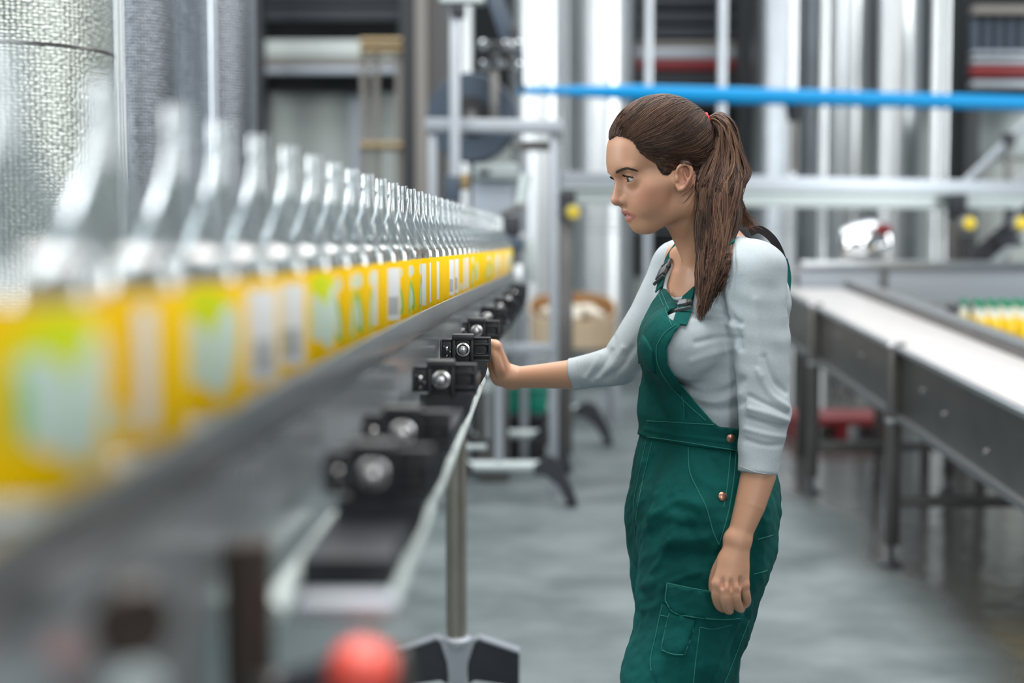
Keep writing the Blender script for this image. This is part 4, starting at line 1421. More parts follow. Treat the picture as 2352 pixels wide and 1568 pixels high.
# ears
def spl(pts, n=6):
    """smooth run of points through the given ones"""
    p = [Vector(q) for q in pts]
    p = [p[0] * 2 - p[1]] + p + [p[-1] * 2 - p[-2]]
    out = []
    for i in range(1, len(p) - 2):
        for j in range(n):
            t = j / n
            out.append(0.5 * ((2 * p[i]) + (p[i + 1] - p[i - 1]) * t + (2 * p[i - 1] - 5 * p[i] + 4 * p[i + 1] - p[i + 2]) * t * t + (3 * p[i] - p[i - 1] - 3 * p[i + 1] + p[i + 2]) * t ** 3))
    out.append(p[-2])
    return out
for s in (1, -1):
    def E(px, py, w):
        q = H(px, py, w)
        return q if s > 0 else q - HL * 2 * w
    hd.ell(E(1570, 405, .070), (.0150, .0055, .0240), tiltax(HF, HL, -12), .008)
    pp = spl([E(1554, 402, .072), E(1557, 387, .0765), E(1567, 378.5, .0800), E(1579, 378, .0825), E(1587, 387, .0835), E(1588, 401, .0825), E(1581, 417, .079), E(1571, 430, .0755), E(1562, 435, .0735), E(1556, 427, .071)], 4)
    rr = list(np.interp(np.linspace(0, 9, len(pp)), range(10), [.0026, .0030, .0032, .0034, .0034, .0032, .0032, .0040, .0044, .0034]))
    hd.chain(pp, rr, .003)
    hd.ell(E(1566, 409, .0785), (.0075, .0052, .0125), tiltax(HF, HL, -12), .003, 'sub')
    hd.cone(E(1571, 392, .077), E(1576, 410, .0765), .0022, .0022, .003)
    hd.cone(E(1554, 408, .073), E(1555, 414, .0735), .0035, .003, .003)
# chest and shoulders under the shirt, so that the skin runs on below the neckline
def loft(field, secs, F_, L_, off=0.0, k=0.01, e=2.2, zlo=None, zhi=None):
    """stack of rounded sections; each is (pixel x, pixel y, depth half, side half)"""
    C = [T(s[0], s[1]) for s in secs]
    z = np.array([c.z for c in C])[::-1]
    cx = np.array([c.x for c in C])[::-1]
    cy = np.array([c.y for c in C])[::-1]
    ra = np.array([s[2] for s in secs])[::-1] + off
    rb = np.array([s[3] for s in secs])[::-1] + off
    from_z = lambda arr, Z: np.interp(Z, z, arr)
    m = float(rb.max()) + .02
    lo = (cx.min() - m, cy.min() - m, z.min() if zlo is None else zlo)
    hi = (cx.max() + m, cy.max() + m, z.max() if zhi is None else zhi)
    zz = np.linspace(z[0], z[-1], 200)
    def sm(arr):
        a = np.interp(zz, z, arr)
        kz = np.exp(-np.linspace(-2, 2, 25) ** 2)
        kz /= kz.sum()
        return np.convolve(np.pad(a, 12, mode='edge'), kz, 'valid')
    CX, CY, RA, RB = sm(cx), sm(cy), sm(ra), sm(rb)
    def fn(X, Yy, Z):
        ix = np.interp(Z.ravel(), zz, CX).reshape(Z.shape)
        iy = np.interp(Z.ravel(), zz, CY).reshape(Z.shape)
        a = np.interp(Z.ravel(), zz, RA).reshape(Z.shape)
        b = np.interp(Z.ravel(), zz, RB).reshape(Z.shape)
        dx, dy = X - ix, Yy - iy
        u = np.abs(dx * F_.x + dy * F_.y) / a
        w = np.abs(dx * L_.x + dy * L_.y) / b
        r = (u ** e + w ** e + 1e-9) ** (1 / e)
        d = (r - 1) * np.minimum(a, b) * 0.95
        d = np.maximum(d, np.maximum(z[0] - Z, Z - z[-1]))
        return d
    return field.put(lo, hi, fn, k)
TORSO = [(1668, 590, .050, .085), (1664, 625, .082, .135), (1656, 680, .100, .155), (1648, 740, .108, .150), (1640, 800, .108, .140), (1630, 860, .102, .132),
         (1622, 920, .097, .127), (1616, 985, .097, .127), (1614, 1060, .108, .146), (1612, 1150, .118, .158), (1606, 1230, .112, .160), (1600, 1290, .100, .155)]
loft(hd, TORSO[:4], TF, TL, -.007, .03)
for s, (px, py) in ((1, (1742, 612)), (-1, (1556, 604))):
    hd.cone(H(1655, 590), T(px, py, .150 * s), .045, .040, .03)
V, Q = hd.mesh()
V = smooth_mesh(V, Q, 2)
HEADV, HEADQ = V, Q
# ---------------------------------------------------------------- shirt
def Tz(px, py, w=0.0):
    return T(px, py, w)
SH = Field((-.30 + .32, 2.18, .95), (.62, 3.02, 1.45), 0.0026)
def arm_left(field, grow=0.0, end=1.0, k=.02):
    a, b, c = P(1732, 630, 2.48), P(1755, 945, 2.445), P(1740, 1090, 2.425)
    m = a.lerp(b, .5) + Vector((.004, .0, 0))
    field.chain([a, m, b, c], [.055 + grow, .0490 + grow, .0430 + grow, .0345 + grow], k)
def arm_right(field, grow=0.0, k=.02):
    a, b, c = P(1560, 618, 2.775), P(1424, 838, 2.745), P(1318, 859, 2.765)
    field.chain([a, a.lerp(b, .5) + Vector((.004, 0, -.002)), b, c], [.054 + grow, .046 + grow, .0395 + grow, .0310 + grow], k)
SHS = [(s[0], s[1], s[2] - (.008 if s[1] > 960 else 0) - max(0, min(1, (s[1] - 985) / 60)) * .012, s[3] - (.008 if s[1] > 960 else 0) - max(0, min(1, (s[1] - 985) / 60)) * .012) for s in TORSO[:10]]
loft(SH, SHS, TF, TL, 0.0, .03)
for s, (px, py) in ((1, (1738, 618)), (-1, (1560, 610))):
    SH.cone(T(1662, 592, .05 * s), T(px, py, .150 * s), .046, .046, .03)
    SH.ell(T(1572, 795, .072 * s), (.060, .060, .062), tiltax(TF, TL, 12), .03)       # bust
arm_left(SH)
arm_right(SH)
SH.ell(P(1757, 945, 2.445), (.044, .044, .044), None, .01)
# the wide neckline: cut away above a slanting plane, within an oval round the neck
def neck_cut(field, grow=0.0):
    f0, b0 = T(1556, 690), T(1736, 535)
    cen = T(1650, 585)
    z_f, z_b = f0.z, b0.z
    af, ab = (f0 - cen).dot(TF), (b0 - cen).dot(TF)
    def fn(X, Yy, Z):
        u = (X - cen.x) * TF.x + (Yy - cen.y) * TF.y
        w = (X - cen.x) * TL.x + (Yy - cen.y) * TL.y
        um, ur = (af + ab) / 2, (af - ab) / 2
        e = (np.sqrt(((u - um) / (ur + grow)) ** 2 + (w / (.100 + grow)) ** 2) - 1) * .09
        pl = z_b + (z_f - z_b) * (u - ab) / (af - ab) + .012 * np.cos(w / .1 * 1.5)
        return np.maximum(e, pl - Z - .045)
    field.put(cen - Vector((.2, .2, .2)), cen + Vector((.2, .2, .2)), fn, .008, 'sub')
SHF0 = SH.F.copy()
neck_cut(SH)
# the sleeve ends
def cut_plane(field, p, n, lo, hi, k=.003):
    n = Vector(n).normalized()
    field.put(lo, hi, lambda X, Yy, Z: -((X - p.x) * n.x + (Yy - p.y) * n.y + (Z - p.z) * n.z), k, 'sub')
sl = P(1738, 1087, 2.425)
cut_plane(SH, sl, P(1742, 1090, 2.425) - P(1757, 945, 2.445), sl - Vector((.07, .07, .07)), sl + Vector((.07, .07, .07)))
sr = P(1311, 860, 2.766)
cut_plane(SH, sr, P(1318, 859, 2.765) - P(1424, 838, 2.745), sr - Vector((.07, .07, .07)), sr + Vector((.07, .07, .07)))
V, Q = SH.mesh()
V = smooth_mesh(V, Q, 3)
def creases(V, Q, lines, side=1):
    """folds: soft troughs (negative) or ridges along pixel lines on the side seen"""
    N = normals_of(V, Q)
    px, py = proj(V)
    view = V - np.array(CAMP)
    view /= np.linalg.norm(view, axis=1, keepdims=True)
    facing = np.clip(-(N * view).sum(1) * 2.0, 0, 1)
    out = np.zeros(len(V))
    for pts, wpx, dep, yr in lines:
        d = line_d(px, py, [tuple(q[:2]) for q in spl([Vector((a, b, 0)) for a, b in pts], 5)] if len(pts) > 2 else pts)
        m = facing * ((V[:, 1] > yr[0]) & (V[:, 1] < yr[1]))
        out += dep * np.exp(-(d / wpx) ** 2) * m
    return V + N * out[:, None]
NEAR, BODY, FAR = (2.2, 2.475), (2.42, 2.75), (2.66, 3.0)
fold = [
    # bust and waist
    ([(1700, 742), (1650, 722), (1600, 716)], 7, -.004, BODY), ([(1700, 752), (1640, 738), (1590, 738)], 8, .003, BODY),
    ([(1702, 776), (1650, 775), (1600, 786)], 7, -.003, BODY), ([(1690, 800), (1640, 812), (1590, 830)], 9, .0025, BODY),
    ([(1565, 884), (1610, 905), (1660, 900), (1705, 872)], 9, -.004, BODY), ([(1585, 905), (1640, 922), (1700, 905)], 10, .003, BODY),
    ([(1610, 935), (1660, 940), (1710, 925)], 8, -.003, BODY),
    ([(1655, 690), (1690, 740), (1700, 800)], 7, -.004, (2.40, 2.60)),
    # upper arm and elbow on the near side
    ([(1700, 640), (1703, 740), (1706, 800)], 10, -.0015, NEAR), ([(1735, 690), (1742, 780), (1750, 860)], 9, .0018, NEAR),
    ([(1755, 820), (1775, 870), (1805, 900)], 7, -.003, NEAR), ([(1740, 850), (1770, 905), (1808, 935)], 7, .003, NEAR),
    ([(1722, 910), (1760, 928), (1812, 950)], 6, -.0035, NEAR), ([(1722, 938), (1765, 950), (1814, 968)], 6, .0035, NEAR),
    ([(1718, 960), (1765, 972), (1812, 985)], 6, -.0035, NEAR), ([(1715, 985), (1765, 998), (1808, 1003)], 7, .0030, NEAR),
    ([(1712, 1010), (1760, 1022), (1800, 1020)], 6, -.0025, NEAR),
    # far sleeve
    ([(1455, 800), (1430, 840), (1395, 870)], 7, -.003, FAR), ([(1430, 800), (1405, 840), (1375, 868)], 7, .003, FAR),
    ([(1405, 805), (1385, 840), (1360, 868)], 6, -.003, FAR), ([(1380, 815), (1362, 845), (1345, 868)], 6, .0025, FAR),
    ([(1520, 680), (1480, 760), (1440, 815)], 9, -.002, FAR),
    # seams of the sleeves
    ([(1686, 560), (1690, 640), (1686, 720), (1700, 800)], 2.2, -.0016, (2.3, 2.56)),
]
V = creases(V, Q, fold)
V = ripple(V, Q, .0009, .045, (1, 1, 1.4), 3, ((V[:, 1] < 2.5) | (V[:, 0] > .30) | (V[:, 0] < .2)).astype(float))
SHV, SHQ = V, Q

# ---------------------------------------------------------------- overalls
OV = Field((.12, 2.25, .04), (.56, 2.98, 1.36), 0.0030)
OVS = [(s[0], s[1], s[2] + .004, s[3] + .004) for s in TORSO[6:]] + [(1598, 1350, .085, .135), (1594, 1410, .055, .10), (1590, 1460, .02, .05)]
LEGN = [P(1622, 1190, 2.535), P(1592, 1420, 2.52), P(1552, 1568, 2.50), P(1520, 1700, 2.49)]
LEGF = [P(1585, 1190, 2.700), P(1580, 1420, 2.72), P(1590, 1568, 2.74), P(1600, 1700, 2.75)]
footN, footF = Vector((LEGN[3].x - .01, 2.49, .10)), Vector((LEGF[3].x + .02, 2.76, .10))
loft(OV, OVS, TF, TL, 0.0, .03)
OV.chain(LEGN + [footN], [.118, .104, .098, .090, .075], .03)
OV.chain(LEGF + [footF], [.116, .102, .094, .088, .075], .03)
OV.ell(T(1680, 1165, .062), (.070, .082, .095), None, .03)           # seat
OV.ell(T(1680, 1165, -.062), (.070, .082, .095), None, .03)
# everything above the waist is cut off, then the bib is added as a shell over the shirt
waist_z = lambda X, Yy: 0
wl, wr = T(1487, 962), T(1700, 978)
zw = P(1600, 974, 2.62).z
g = OV.sl((.1, 2.2, zw), (.6, 3.0, 1.4))
OV.F[g[0]] = np.maximum(OV.F[g[0]], .003)
V, Q = OV.mesh()
OVV, OVQ = smooth_mesh(V, Q, 3), Q
# the bib and waistband: a cloth shell that follows torso and bust on a finer grid
TB = SH.like()
loft(TB, TORSO[:10], TF, TL, 0.0, .03)
for s in (1, -1):
    TB.ell(T(1572, 795, .072 * s), (.060, .060, .062), tiltax(TF, TL, 12), .03)
    TB.cone(T(1662, 592, .05 * s), T(1738 if s > 0 else 1560, 614, .150 * s), .046, .046, .03)
TB.ell(T(1545, 785), (.046, .046, .046), None, .05)                   # the cloth spans the bust
BV = Field((.18, 2.32, zw - .060), (.52, 2.86, 1.30), .0022)
X, Yy, Z = np.broadcast_arrays(BV.ax[0][:, None, None], BV.ax[1][None, :, None], BV.ax[2][None, None, :])
def sample(f, X, Yy, Z):
    """trilinear reading of another grid"""
    out = 0
    q, i0 = [], []
    for k, A in enumerate((X, Yy, Z)):
        t = np.clip((A - f.lo[k]) / f.h, 0, f.n[k] - 1.001)
        i = t.astype(np.int32)
        i0.append(i)
        q.append((t - i).astype(np.float32))
    for a in (0, 1):
        for b_ in (0, 1):
            for c_ in (0, 1):
                wgt = (q[0] if a else 1 - q[0]) * (q[1] if b_ else 1 - q[1]) * (q[2] if c_ else 1 - q[2])
                out = out + wgt * f.F[i0[0] + a, i0[1] + b_, i0[2] + c_]
    return out
D = sample(TB, X, Yy, Z)
w = (X - TO.x) * TL.x + (Yy - TO.y) * TL.y
u = (X - TO.x) * TF.x + (Yy - TO.y) * TF.y
EDGE = np.array([(640, 1580), (700, 1578), (738, 1573), (752, 1560), (767, 1548), (798, 1533), (837, 1534), (872, 1555), (921, 1594), (972, 1642), (985, 1660)], float)
# mirrored to the near side, where does the photo's bib edge run?
dw = np.abs(w) - w
PX, PY = proj(np.stack([(X + TL.x * dw).ravel(), (Yy + TL.y * dw).ravel(), Z.ravel()], 1))
edge = (np.interp(PY, EDGE[:, 0], EDGE[:, 1]) - PX).reshape(X.shape) / 1280.0
top = (T(1552, 742, .11).z + (0.11 - w) * .38) - Z
front = u - .01
band = T(1600, 966).z + (u - .02) * .10 - Z
reg = np.maximum(np.minimum(np.minimum(edge, top), front), band)
low_edge = Z - (T(1600, 1016).z + (u - .02) * .10)
reg = np.minimum(reg, low_edge)
offs = .0036 + .0059 * np.clip((Z - zw + .01) / .03, 0, 1)
BV.F[:] = np.maximum(np.abs(D - offs) - .0040, -reg)
V, Q = BV.mesh()
V = soft(V, Q, 7)
n0 = len(OVV)
V, Q = np.concatenate([OVV, V]), np.concatenate([OVQ, Q + n0])
BODYO = (2.2, 2.8)
fold = [
    ([(1480, 1060), (1470, 1140), (1462, 1200)], 7, .003, BODYO), ([(1500, 1050), (1490, 1130), (1480, 1200)], 7, -.002, BODYO),
    ([(1465, 1290), (1510, 1260), (1560, 1240), (1620, 1235)], 16, .005, BODYO), ([(1500, 1310), (1525, 1270), (1540, 1240)], 6, .003, BODYO),
    ([(1540, 1270), (1600, 1280), (1650, 1275)], 18, -.006, BODYO), ([(1470, 1170), (1530, 1160), (1600, 1180)], 20, -.004, BODYO),
    ([(1440, 1250), (1456, 1310), (1466, 1350), (1480, 1360)], 10, -.006, BODYO), ([(1470, 1350), (1530, 1330), (1600, 1310)], 14, .004, BODYO),
    ([(1440, 1440), (1480, 1450), (1500, 1430)], 18, -.005, BODYO),
    ([(1712, 1416), (1690, 1490), (1655, 1575)], 7, -.004, BODYO), ([(1700, 1400), (1678, 1480), (1640, 1568)], 9, .003, BODYO),
    ([(1500, 880), (1515, 930), (1530, 960)], 8, -.003, BODYO), ([(1480, 860), (1500, 920)], 7, .002, BODYO), ([(1560, 905), (1568, 935), (1572, 958)], 5, -.003, BODYO),
    ([(1500, 1180), (1560, 1150), (1610, 1160)], 14, .004, BODYO), ([(1490, 1225), (1540, 1205), (1590, 1215)], 12, -.004, BODYO),
    ([(1475, 1400), (1510, 1385), (1520, 1350)], 9, .003, BODYO), ([(1455, 1480), (1475, 1420), (1490, 1380)], 10, -.004, BODYO),
    ([(1530, 1330), (1600, 1305), (1640, 1300)], 8, -.0025, BODYO), ([(1590, 1060), (1610, 1100), (1650, 1120)], 12, .003, BODYO), ([(1640, 1060), (1665, 1100)], 9, -.0025, BODYO),
    ([(1482, 985), (1560, 1000), (1712, 1020)], 5, .0018, BODYO),
    ([(1730, 1250), (1722, 1330), (1700, 1400)], 9, -.003, BODYO), ([(1758, 1200), (1750, 1290), (1735, 1350)], 9, .0025, BODYO),
]
V = creases(V, Q, fold)
V = ripple(V, Q, .0024, .085, (1, 1, .8), 8, np.clip((zw - .05 - V[:, 2]) / .08, 0, 1))
V = ripple(V, Q, .0007, .030, (1, 1, .6), 9, np.clip((zw - .05 - V[:, 2]) / .08, 0.3, 1))
OVV, OVQ = V, Q

# ---------------------------------------------------------------- arms and hands (skin)
def finger(f, pts, r0, r1, k=.004):
    n = len(pts)
    rs = [r0 + (r1 - r0) * i / (n - 1) for i in range(n)]
    pts = spl(pts, 4)
    rs = list(np.interp(np.linspace(0, n - 1, len(pts)), range(n), rs))
    f.chain(pts, rs, k)
# near arm hanging, hand loosely closed
LH = Field((.315, 2.28, .62), (.525, 2.52, 1.06), .0016)
a, b, c = P(1757, 945, 2.445), P(1742, 1090, 2.425), P(1694, 1243, 2.395)
m1 = b.lerp(c, .45) + Vector((.002, 0, 0))
LH.chain([a, b, m1, c], [.034, .0300, .0262, .0188], .02)
def L_(px, py, Y):
    return P(px, py, Y)
# back of the hand
K = [L_(1648, 1340, 2.372), L_(1667, 1349, 2.366), L_(1688, 1347, 2.370), L_(1707, 1341, 2.382)]       # index .. little knuckles
palm = [(c + Vector((dx, 0, 0)), q, .0150, .0104) for q, dx in zip(K, (-.006, -.002, .002, .005))]
LH.multi(palm + [(L_(1672, 1290, 2.393), L_(1690, 1300, 2.396), .0195, .0185), (c + Vector((-.009, -.001, .006)), c + Vector((.009, .002, .002)), .0142, .0142)], .008, .010)
for q in K:
    LH.ell(q + Vector((0, -.001, 0)), (.0094,) * 3, None, .004)
finger(LH, [K[0], L_(1646, 1368, 2.372), L_(1652, 1389, 2.388), L_(1660, 1397, 2.402)], .0098, .0072)
finger(LH, [K[1], L_(1667, 1378, 2.364), L_(1672, 1398, 2.380), L_(1676, 1401, 2.400)], .0100, .0074)
finger(LH, [K[2], L_(1690, 1374, 2.368), L_(1696, 1393, 2.382), L_(1702, 1398, 2.398)], .0096, .0070)
finger(LH, [K[3], L_(1713, 1364, 2.382), L_(1716, 1380, 2.392), L_(1712, 1388, 2.404)], .0084, .0062)
finger(LH, [L_(1668, 1275, 2.404), L_(1648, 1312, 2.412), L_(1640, 1345, 2.414), L_(1645, 1372, 2.414)], .0125, .0080)     # thumb behind
for i in range(3):
    q = (K[i] + K[i + 1]) / 2 + Vector((0, -.009, .004))
    LH.ell(q + Vector((0, -.001, .002)), (.0028, .0040, .0090), None, .006, 'sub')
V, Q = LH.mesh()
LHV, LHQ = smooth_mesh(V, Q, 1), Q
# far arm reaching to the rail, hand bent up against the black skirt
RH = Field((-.135, 2.62, .98), (.235, 2.90, 1.20), .0016)
a, b, c = P(1424, 838, 2.745), P(1318, 859, 2.765), P(1172, 868, 2.800)
RH.chain([a, b, b.lerp(c, .5), c], [.034, .0290, .0240, .0195], .02)
RH.cone(c + Vector((0, 0, .006)), c + Vector((0, 0, -.006)), .0165, .0165, .012)
hx = c + Vector((-.014, 0, .004))
kn = [P(1136, 800, 2.775), P(1134, 797, 2.795), P(1133, 799, 2.815), P(1132, 806, 2.832)]
RH.multi([(hx + Vector((0, dy, 0)), q, .0165, .0108) for q, dy in zip(kn, (-.010, -.003, .004, .010))] + [(P(1142, 866, 2.80), P(1132, 832, 2.800), .0165, .0160), (c + Vector((0, -.006, .004)), c + Vector((0, .006, .002)), .0165, .0165)], .008, .010)
for i, q in enumerate(kn):
    dy = (-.003, 0, .002, .004)[i]
    finger(RH, [q, P(1118, 792, q.y + dy), P(1098, 798, q.y + dy), P(1086, 814, q.y + dy)], .0096 - .0006 * (i == 3), .0070)
finger(RH, [P(1152, 866, 2.790), P(1142, 848, 2.774), P(1136, 826, 2.770), P(1129, 808, 2.772)], .0115, .0078)
V, Q = RH.mesh()
RHV, RHQ = smooth_mesh(V, Q, 1), Q
_g = np.clip((.06 - RHV[:, 0]) / .08, 0, 1)
RHV[:, 0] += .0035 * _g
RHV[:, 2] += .0035 * _g * np.clip((RHV[:, 2] - 1.08) / .05, 0, 1)
# one body mesh: head to chest, torso and limbs under the clothes, both hands
BD = Field((.05, 2.25, .05), (.56, 3.0, 1.36), .005)
loft(BD, [(s[0], s[1], s[2], s[3]) for s in TORSO], TF, TL, -.014, .03)
BD.chain(LEGN + [footN], [.085, .074, .066, .055, .040], .03)
BD.chain(LEGF + [footF], [.085, .074, .066, .055, .040], .03)
arm_left(BD, -.012)
arm_right(BD, -.012)
for s, (px, py) in ((1, (1738, 618)), (-1, (1560, 610))):
    BD.cone(T(1662, 592, .05 * s), T(px, py, .150 * s), .035, .035, .03)
V, Q = BD.mesh()
BDV, BDQ = smooth_mesh(V, Q, 1), Q
# the body shell stops well inside the shirt's neckline, where the finer head and chest mesh takes over
keep = ~((BDV[BDQ][:, :, 2] > T(1650, 640).z).any(1) & (np.hypot(BDV[BDQ][:, 0, 0] - T(1650, 600).x, BDV[BDQ][:, 0, 1] - T(1650, 600).y) < .16))
BDQ = BDQ[keep]
# ---------------------------------------------------------------- materials of the worker
def skin_material():
    m = mat('skin', (0.55, 0.30, 0.20), 0.45, 0.0, None, (420, 0.10, 0.001))
    nt = m.node_tree
    b = nt.nodes['Principled BSDF']
    at = nt.nodes.new('ShaderNodeAttribute')
    at.attribute_name = 'tint'
    nt.links.new(at.outputs['Color'], b.inputs['Base Color'])
    b.inputs['Subsurface Weight'].default_value = 0.12
    b.inputs['Subsurface Radius'].default_value = (0.012, 0.005, 0.003)
    b.inputs['Subsurface Scale'].default_value = 0.5
    return m
M['skin'] = skin_material()
M['shirt'] = mat('heather_grey_jersey', (0.40, 0.45, 0.48), 0.9, 0.0, ((900, 900, 330), 0.55, (0.52, 0.57, 0.60)), ((900, 900, 400), 0.25, 0.001), 0.2)
M['twill'] = mat('worn_green_twill', (0.0, 0.060, 0.054), 0.85, 0.0, ((11, 11, 6), 0.5, (0.002, 0.110, 0.098)), ((26, 26, 14), 0.55, 0.012), 0.2)
M['stitch'] = mat('pale_green_stitching', (0.020, 0.185, 0.150), 0.85)
M['black_web'] = mat('black_webbing', (0.012, 0.012, 0.016), 0.7)
M['buckle'] = mat('dark_grey_buckle', (0.05, 0.055, 0.06), 0.35)
M['copper'] = mat('copper_button', (0.45, 0.24, 0.17), 0.3, 0.9)
M['red_band'] = mat('red_elastic', (0.75, 0.02, 0.03), 0.6)
HAIRC = [(0.024, 0.013, 0.0100), (0.062, 0.032, 0.022), (0.125, 0.064, 0.041), (0.225, 0.125, 0.078)]
HM = [mat('brown_hair_%s' % n, c, 0.45, 0.0, None, None, 0.3) for n, c in zip(('deep', 'dark', 'mid', 'light'), HAIRC)]
M['lash'] = mat('dark_lash', (0.012, 0.009, 0.008), 0.5)
M['brow'] = mat('brown_brow', (0.062, 0.036, 0.026), 0.7)

person = thing('person', 'person with ponytail in grey shirt and green dungarees, one hand on the conveyor', 'person', (LEGN[3].x + .03, 2.62, 0))

# one body: head and chest, hidden trunk, both hands
def join(parts):
    v, q, n = [], [], 0
    for a, b in parts:
        v.append(a)
        q.append(b + n)
        n += len(a)
    return np.concatenate(v), np.concatenate(q)
V, Q = join([(HEADV, HEADQ), (LHV, LHQ), (RHV, RHQ), (BDV, BDQ)])
used = np.unique(Q)
re_ = np.full(len(V), -1)
re_[used] = np.arange(len(used))
nh = int((used < len(HEADV)).sum())
V, Q = V[used], re_[Q]
body = np_obj('body', V, Q, M['skin'], person)
# skin tones: lips, cheeks, nose tip, ear and knuckles are redder
def mirror_near(V):
    w_ = (V - np.array(HO)) @ np.array(HL)
    return V + np.outer(np.abs(w_) - w_, np.array(HL)), w_
col = np.tile(np.array([0.53, 0.285, 0.178]), (len(V), 1))
VM, w_ = mirror_near(V)
px, py = proj(VM)
headm = np.arange(len(V)) < nh
def blend(mask, c):
    mask = np.clip(mask, 0, 1)[:, None]
    col[:] = col * (1 - mask) + np.array(c) * mask
g2 = lambda x, y, rx, ry: np.exp(-((px - x) / rx) ** 2 - ((py - y) / ry) ** 2) * headm
blend(g2(1486, 452, 38, 26) * .55, (0.56, 0.235, 0.165))
blend(g2(1412, 462, 14, 14) * .5, (0.60, 0.27, 0.20))
blend(g2(1575, 405, 24, 34) * .45 * (np.abs(w_) > .066), (0.60, 0.22, 0.15))
blend(g2(1448, 404, 18, 8) * .35, (0.42, 0.22, 0.15))
lips = np.maximum(poly_sd(px, py, [(1420, 483), (1428, 480), (1436, 482.5), (1446, 487), (1462, 494.5), (1450, 496), (1430, 496)]),
                  poly_sd(px, py, [(1430, 496), (1462, 495.5), (1456, 504), (1447, 509.5), (1436, 508)]))
blend(np.clip(lips / 1.6 + .6, 0, 1) * headm * .85, (0.42, 0.150, 0.132))
hand = (np.arange(len(V)) >= nh)
for q in K:
    blend(np.exp(-(np.linalg.norm(V - np.array(q), axis=1) / .010) ** 2) * hand * .5, (0.60, 0.27, 0.20))
ca = body.data.color_attributes.new('tint', 'FLOAT_COLOR', 'POINT')
ca.data.foreach_set('color', np.concatenate([col, np.ones((len(V), 1))], 1).astype(np.float32).ravel())

def bvh(V, Q):
    return BVHTree.FromPolygons([Vector(p) for p in V], [tuple(int(i) for i in q) for q in Q])
TREE_HEAD = bvh(HEADV, HEADQ)
TREE_SHIRT = bvh(SHV, SHQ)
TREE_OV = bvh(OVV, OVQ)
def hit(tree, px, py):
    d = ray_dir(px, py)
    p, n, i, t = tree.ray_cast(CAMP, d)
    if p is None:
        return None
    if n.dot(d) > 0:
        n = -n
    return p, n
def mirror(p):
    w0 = (p - HO).dot(HL)
    return p - HL * 2 * w0

# ---------------------------------------------------------------- eyes, lashes, brows
gz = (HF + HL * .10 - UP * .10).normalized()
for c, s in zip(EYE, (1, -1)):
    R = .0124
    e_ = MB()
    prof = [(R * math.sin(a), R * math.cos(a)) for a in [k * PI / 40 for k in range(1, 40)]]
    prof = [(.0002, R)] + prof + [(.0002, -R)]
    e_.lathe(prof, c, 40, gz)
    o = obj('eye', e_, mat('eye_white', (0.56, 0.57, 0.58), 0.12), person, 180)
    for nm, cl in (('iris_brown', (0.085, 0.060, 0.042)), ('pupil', (0.004, 0.004, 0.004))):
        o.data.materials.append(mat(nm, cl, 0.08))
    for p in o.data.polygons:
        ang = math.degrees(math.acos(max(-1, min(1, (p.center - c).normalized().dot(gz)))))
        if ang < 12:
            p.material_index = 2
        elif ang < 29:
            p.material_index = 1

def strands(paths, radii, sides=4):
    """many hair-thin tubes in one mesh; every path has the same number of points"""
    Pp = np.array(paths, float)                       # (n, m, 3)
    n, m, _ = Pp.shape
    r = np.asarray(radii, float)
    r = np.broadcast_to(r[:, None] if r.ndim == 1 else r, (n, m))
    taper = np.ones(m)
    taper[-1] = .25
    t = np.gradient(Pp, axis=1)
    t /= np.linalg.norm(t, axis=2, keepdims=True) + 1e-9
    ref = np.where(np.abs(t[..., 2:3]) > .8, np.array([1., 0, 0]), np.array([0, 0, 1.]))
    a = np.cross(t, ref)
    a /= np.linalg.norm(a, axis=2, keepdims=True) + 1e-9
    b = np.cross(t, a)
    ang = np.arange(sides) * 2 * PI / sides
    ring = Pp[:, :, None, :] + (a[:, :, None, :] * np.cos(ang)[None, None, :, None] + b[:, :, None, :] * np.sin(ang)[None, None, :, None]) * (r * taper)[:, :, None, None]
    V = ring.reshape(-1, 3)
    base = (np.arange(n)[:, None, None] * m + np.arange(m - 1)[None, :, None]) * sides
    k = np.arange(sides)[None, None, :]
    k2 = (k + 1) % sides
    Q = np.stack([base + k, base + k2, base + sides + k2, base + sides + k], -1).reshape(-1, 4)
    return V, Q

rng = np.random.default_rng(4)
# brows
def on_head(px, py, off):
    h_ = hit(TREE_HEAD, px, py)
    return None if h_ is None else h_[0] + h_[1] * off
bc = spl([Vector((1413, 396.5, 0)), Vector((1424, 390.5, 0)), Vector((1437, 386.5, 0)), Vector((1450, 388, 0)), Vector((1461, 391.5, 0))], 10)
paths = []
for i in range(300):
    t = rng.random() ** .9
    k = min(int(t * (len(bc) - 1)), len(bc) - 2)
    p0 = bc[k].lerp(bc[k + 1], t * (len(bc) - 1) - k)
    hw = (3.9 * (1 - t) + 1.0 * t) * min(1, t * 8 + .5)
    oy = rng.uniform(-1, 1) * hw
    dx, dy = 7.0 - 1.5 * t, (-3.2 * (1 - t * 1.5) if t < .6 else 1.2) + rng.normal() * .5
    a_, b_, c_ = on_head(p0.x, p0.y + oy, .0004), on_head(p0.x + dx * .5, p0.y + oy + dy * .5, .0011), on_head(p0.x + dx, p0.y + oy * .6 + dy, .0007)
    if a_ and b_ and c_ and (a_ - c_).length < .02:
        paths.append([a_, b_, c_])
V, Q = strands(paths, np.full(len(paths), 0.00030), 3)
np_obj('eyebrow', V, Q, M['brow'], person)
V, Q = strands([[mirror(q) for q in p] for p in paths], np.full(len(paths), 0.00030), 3)
np_obj('eyebrow', V, Q, M['brow'], person)
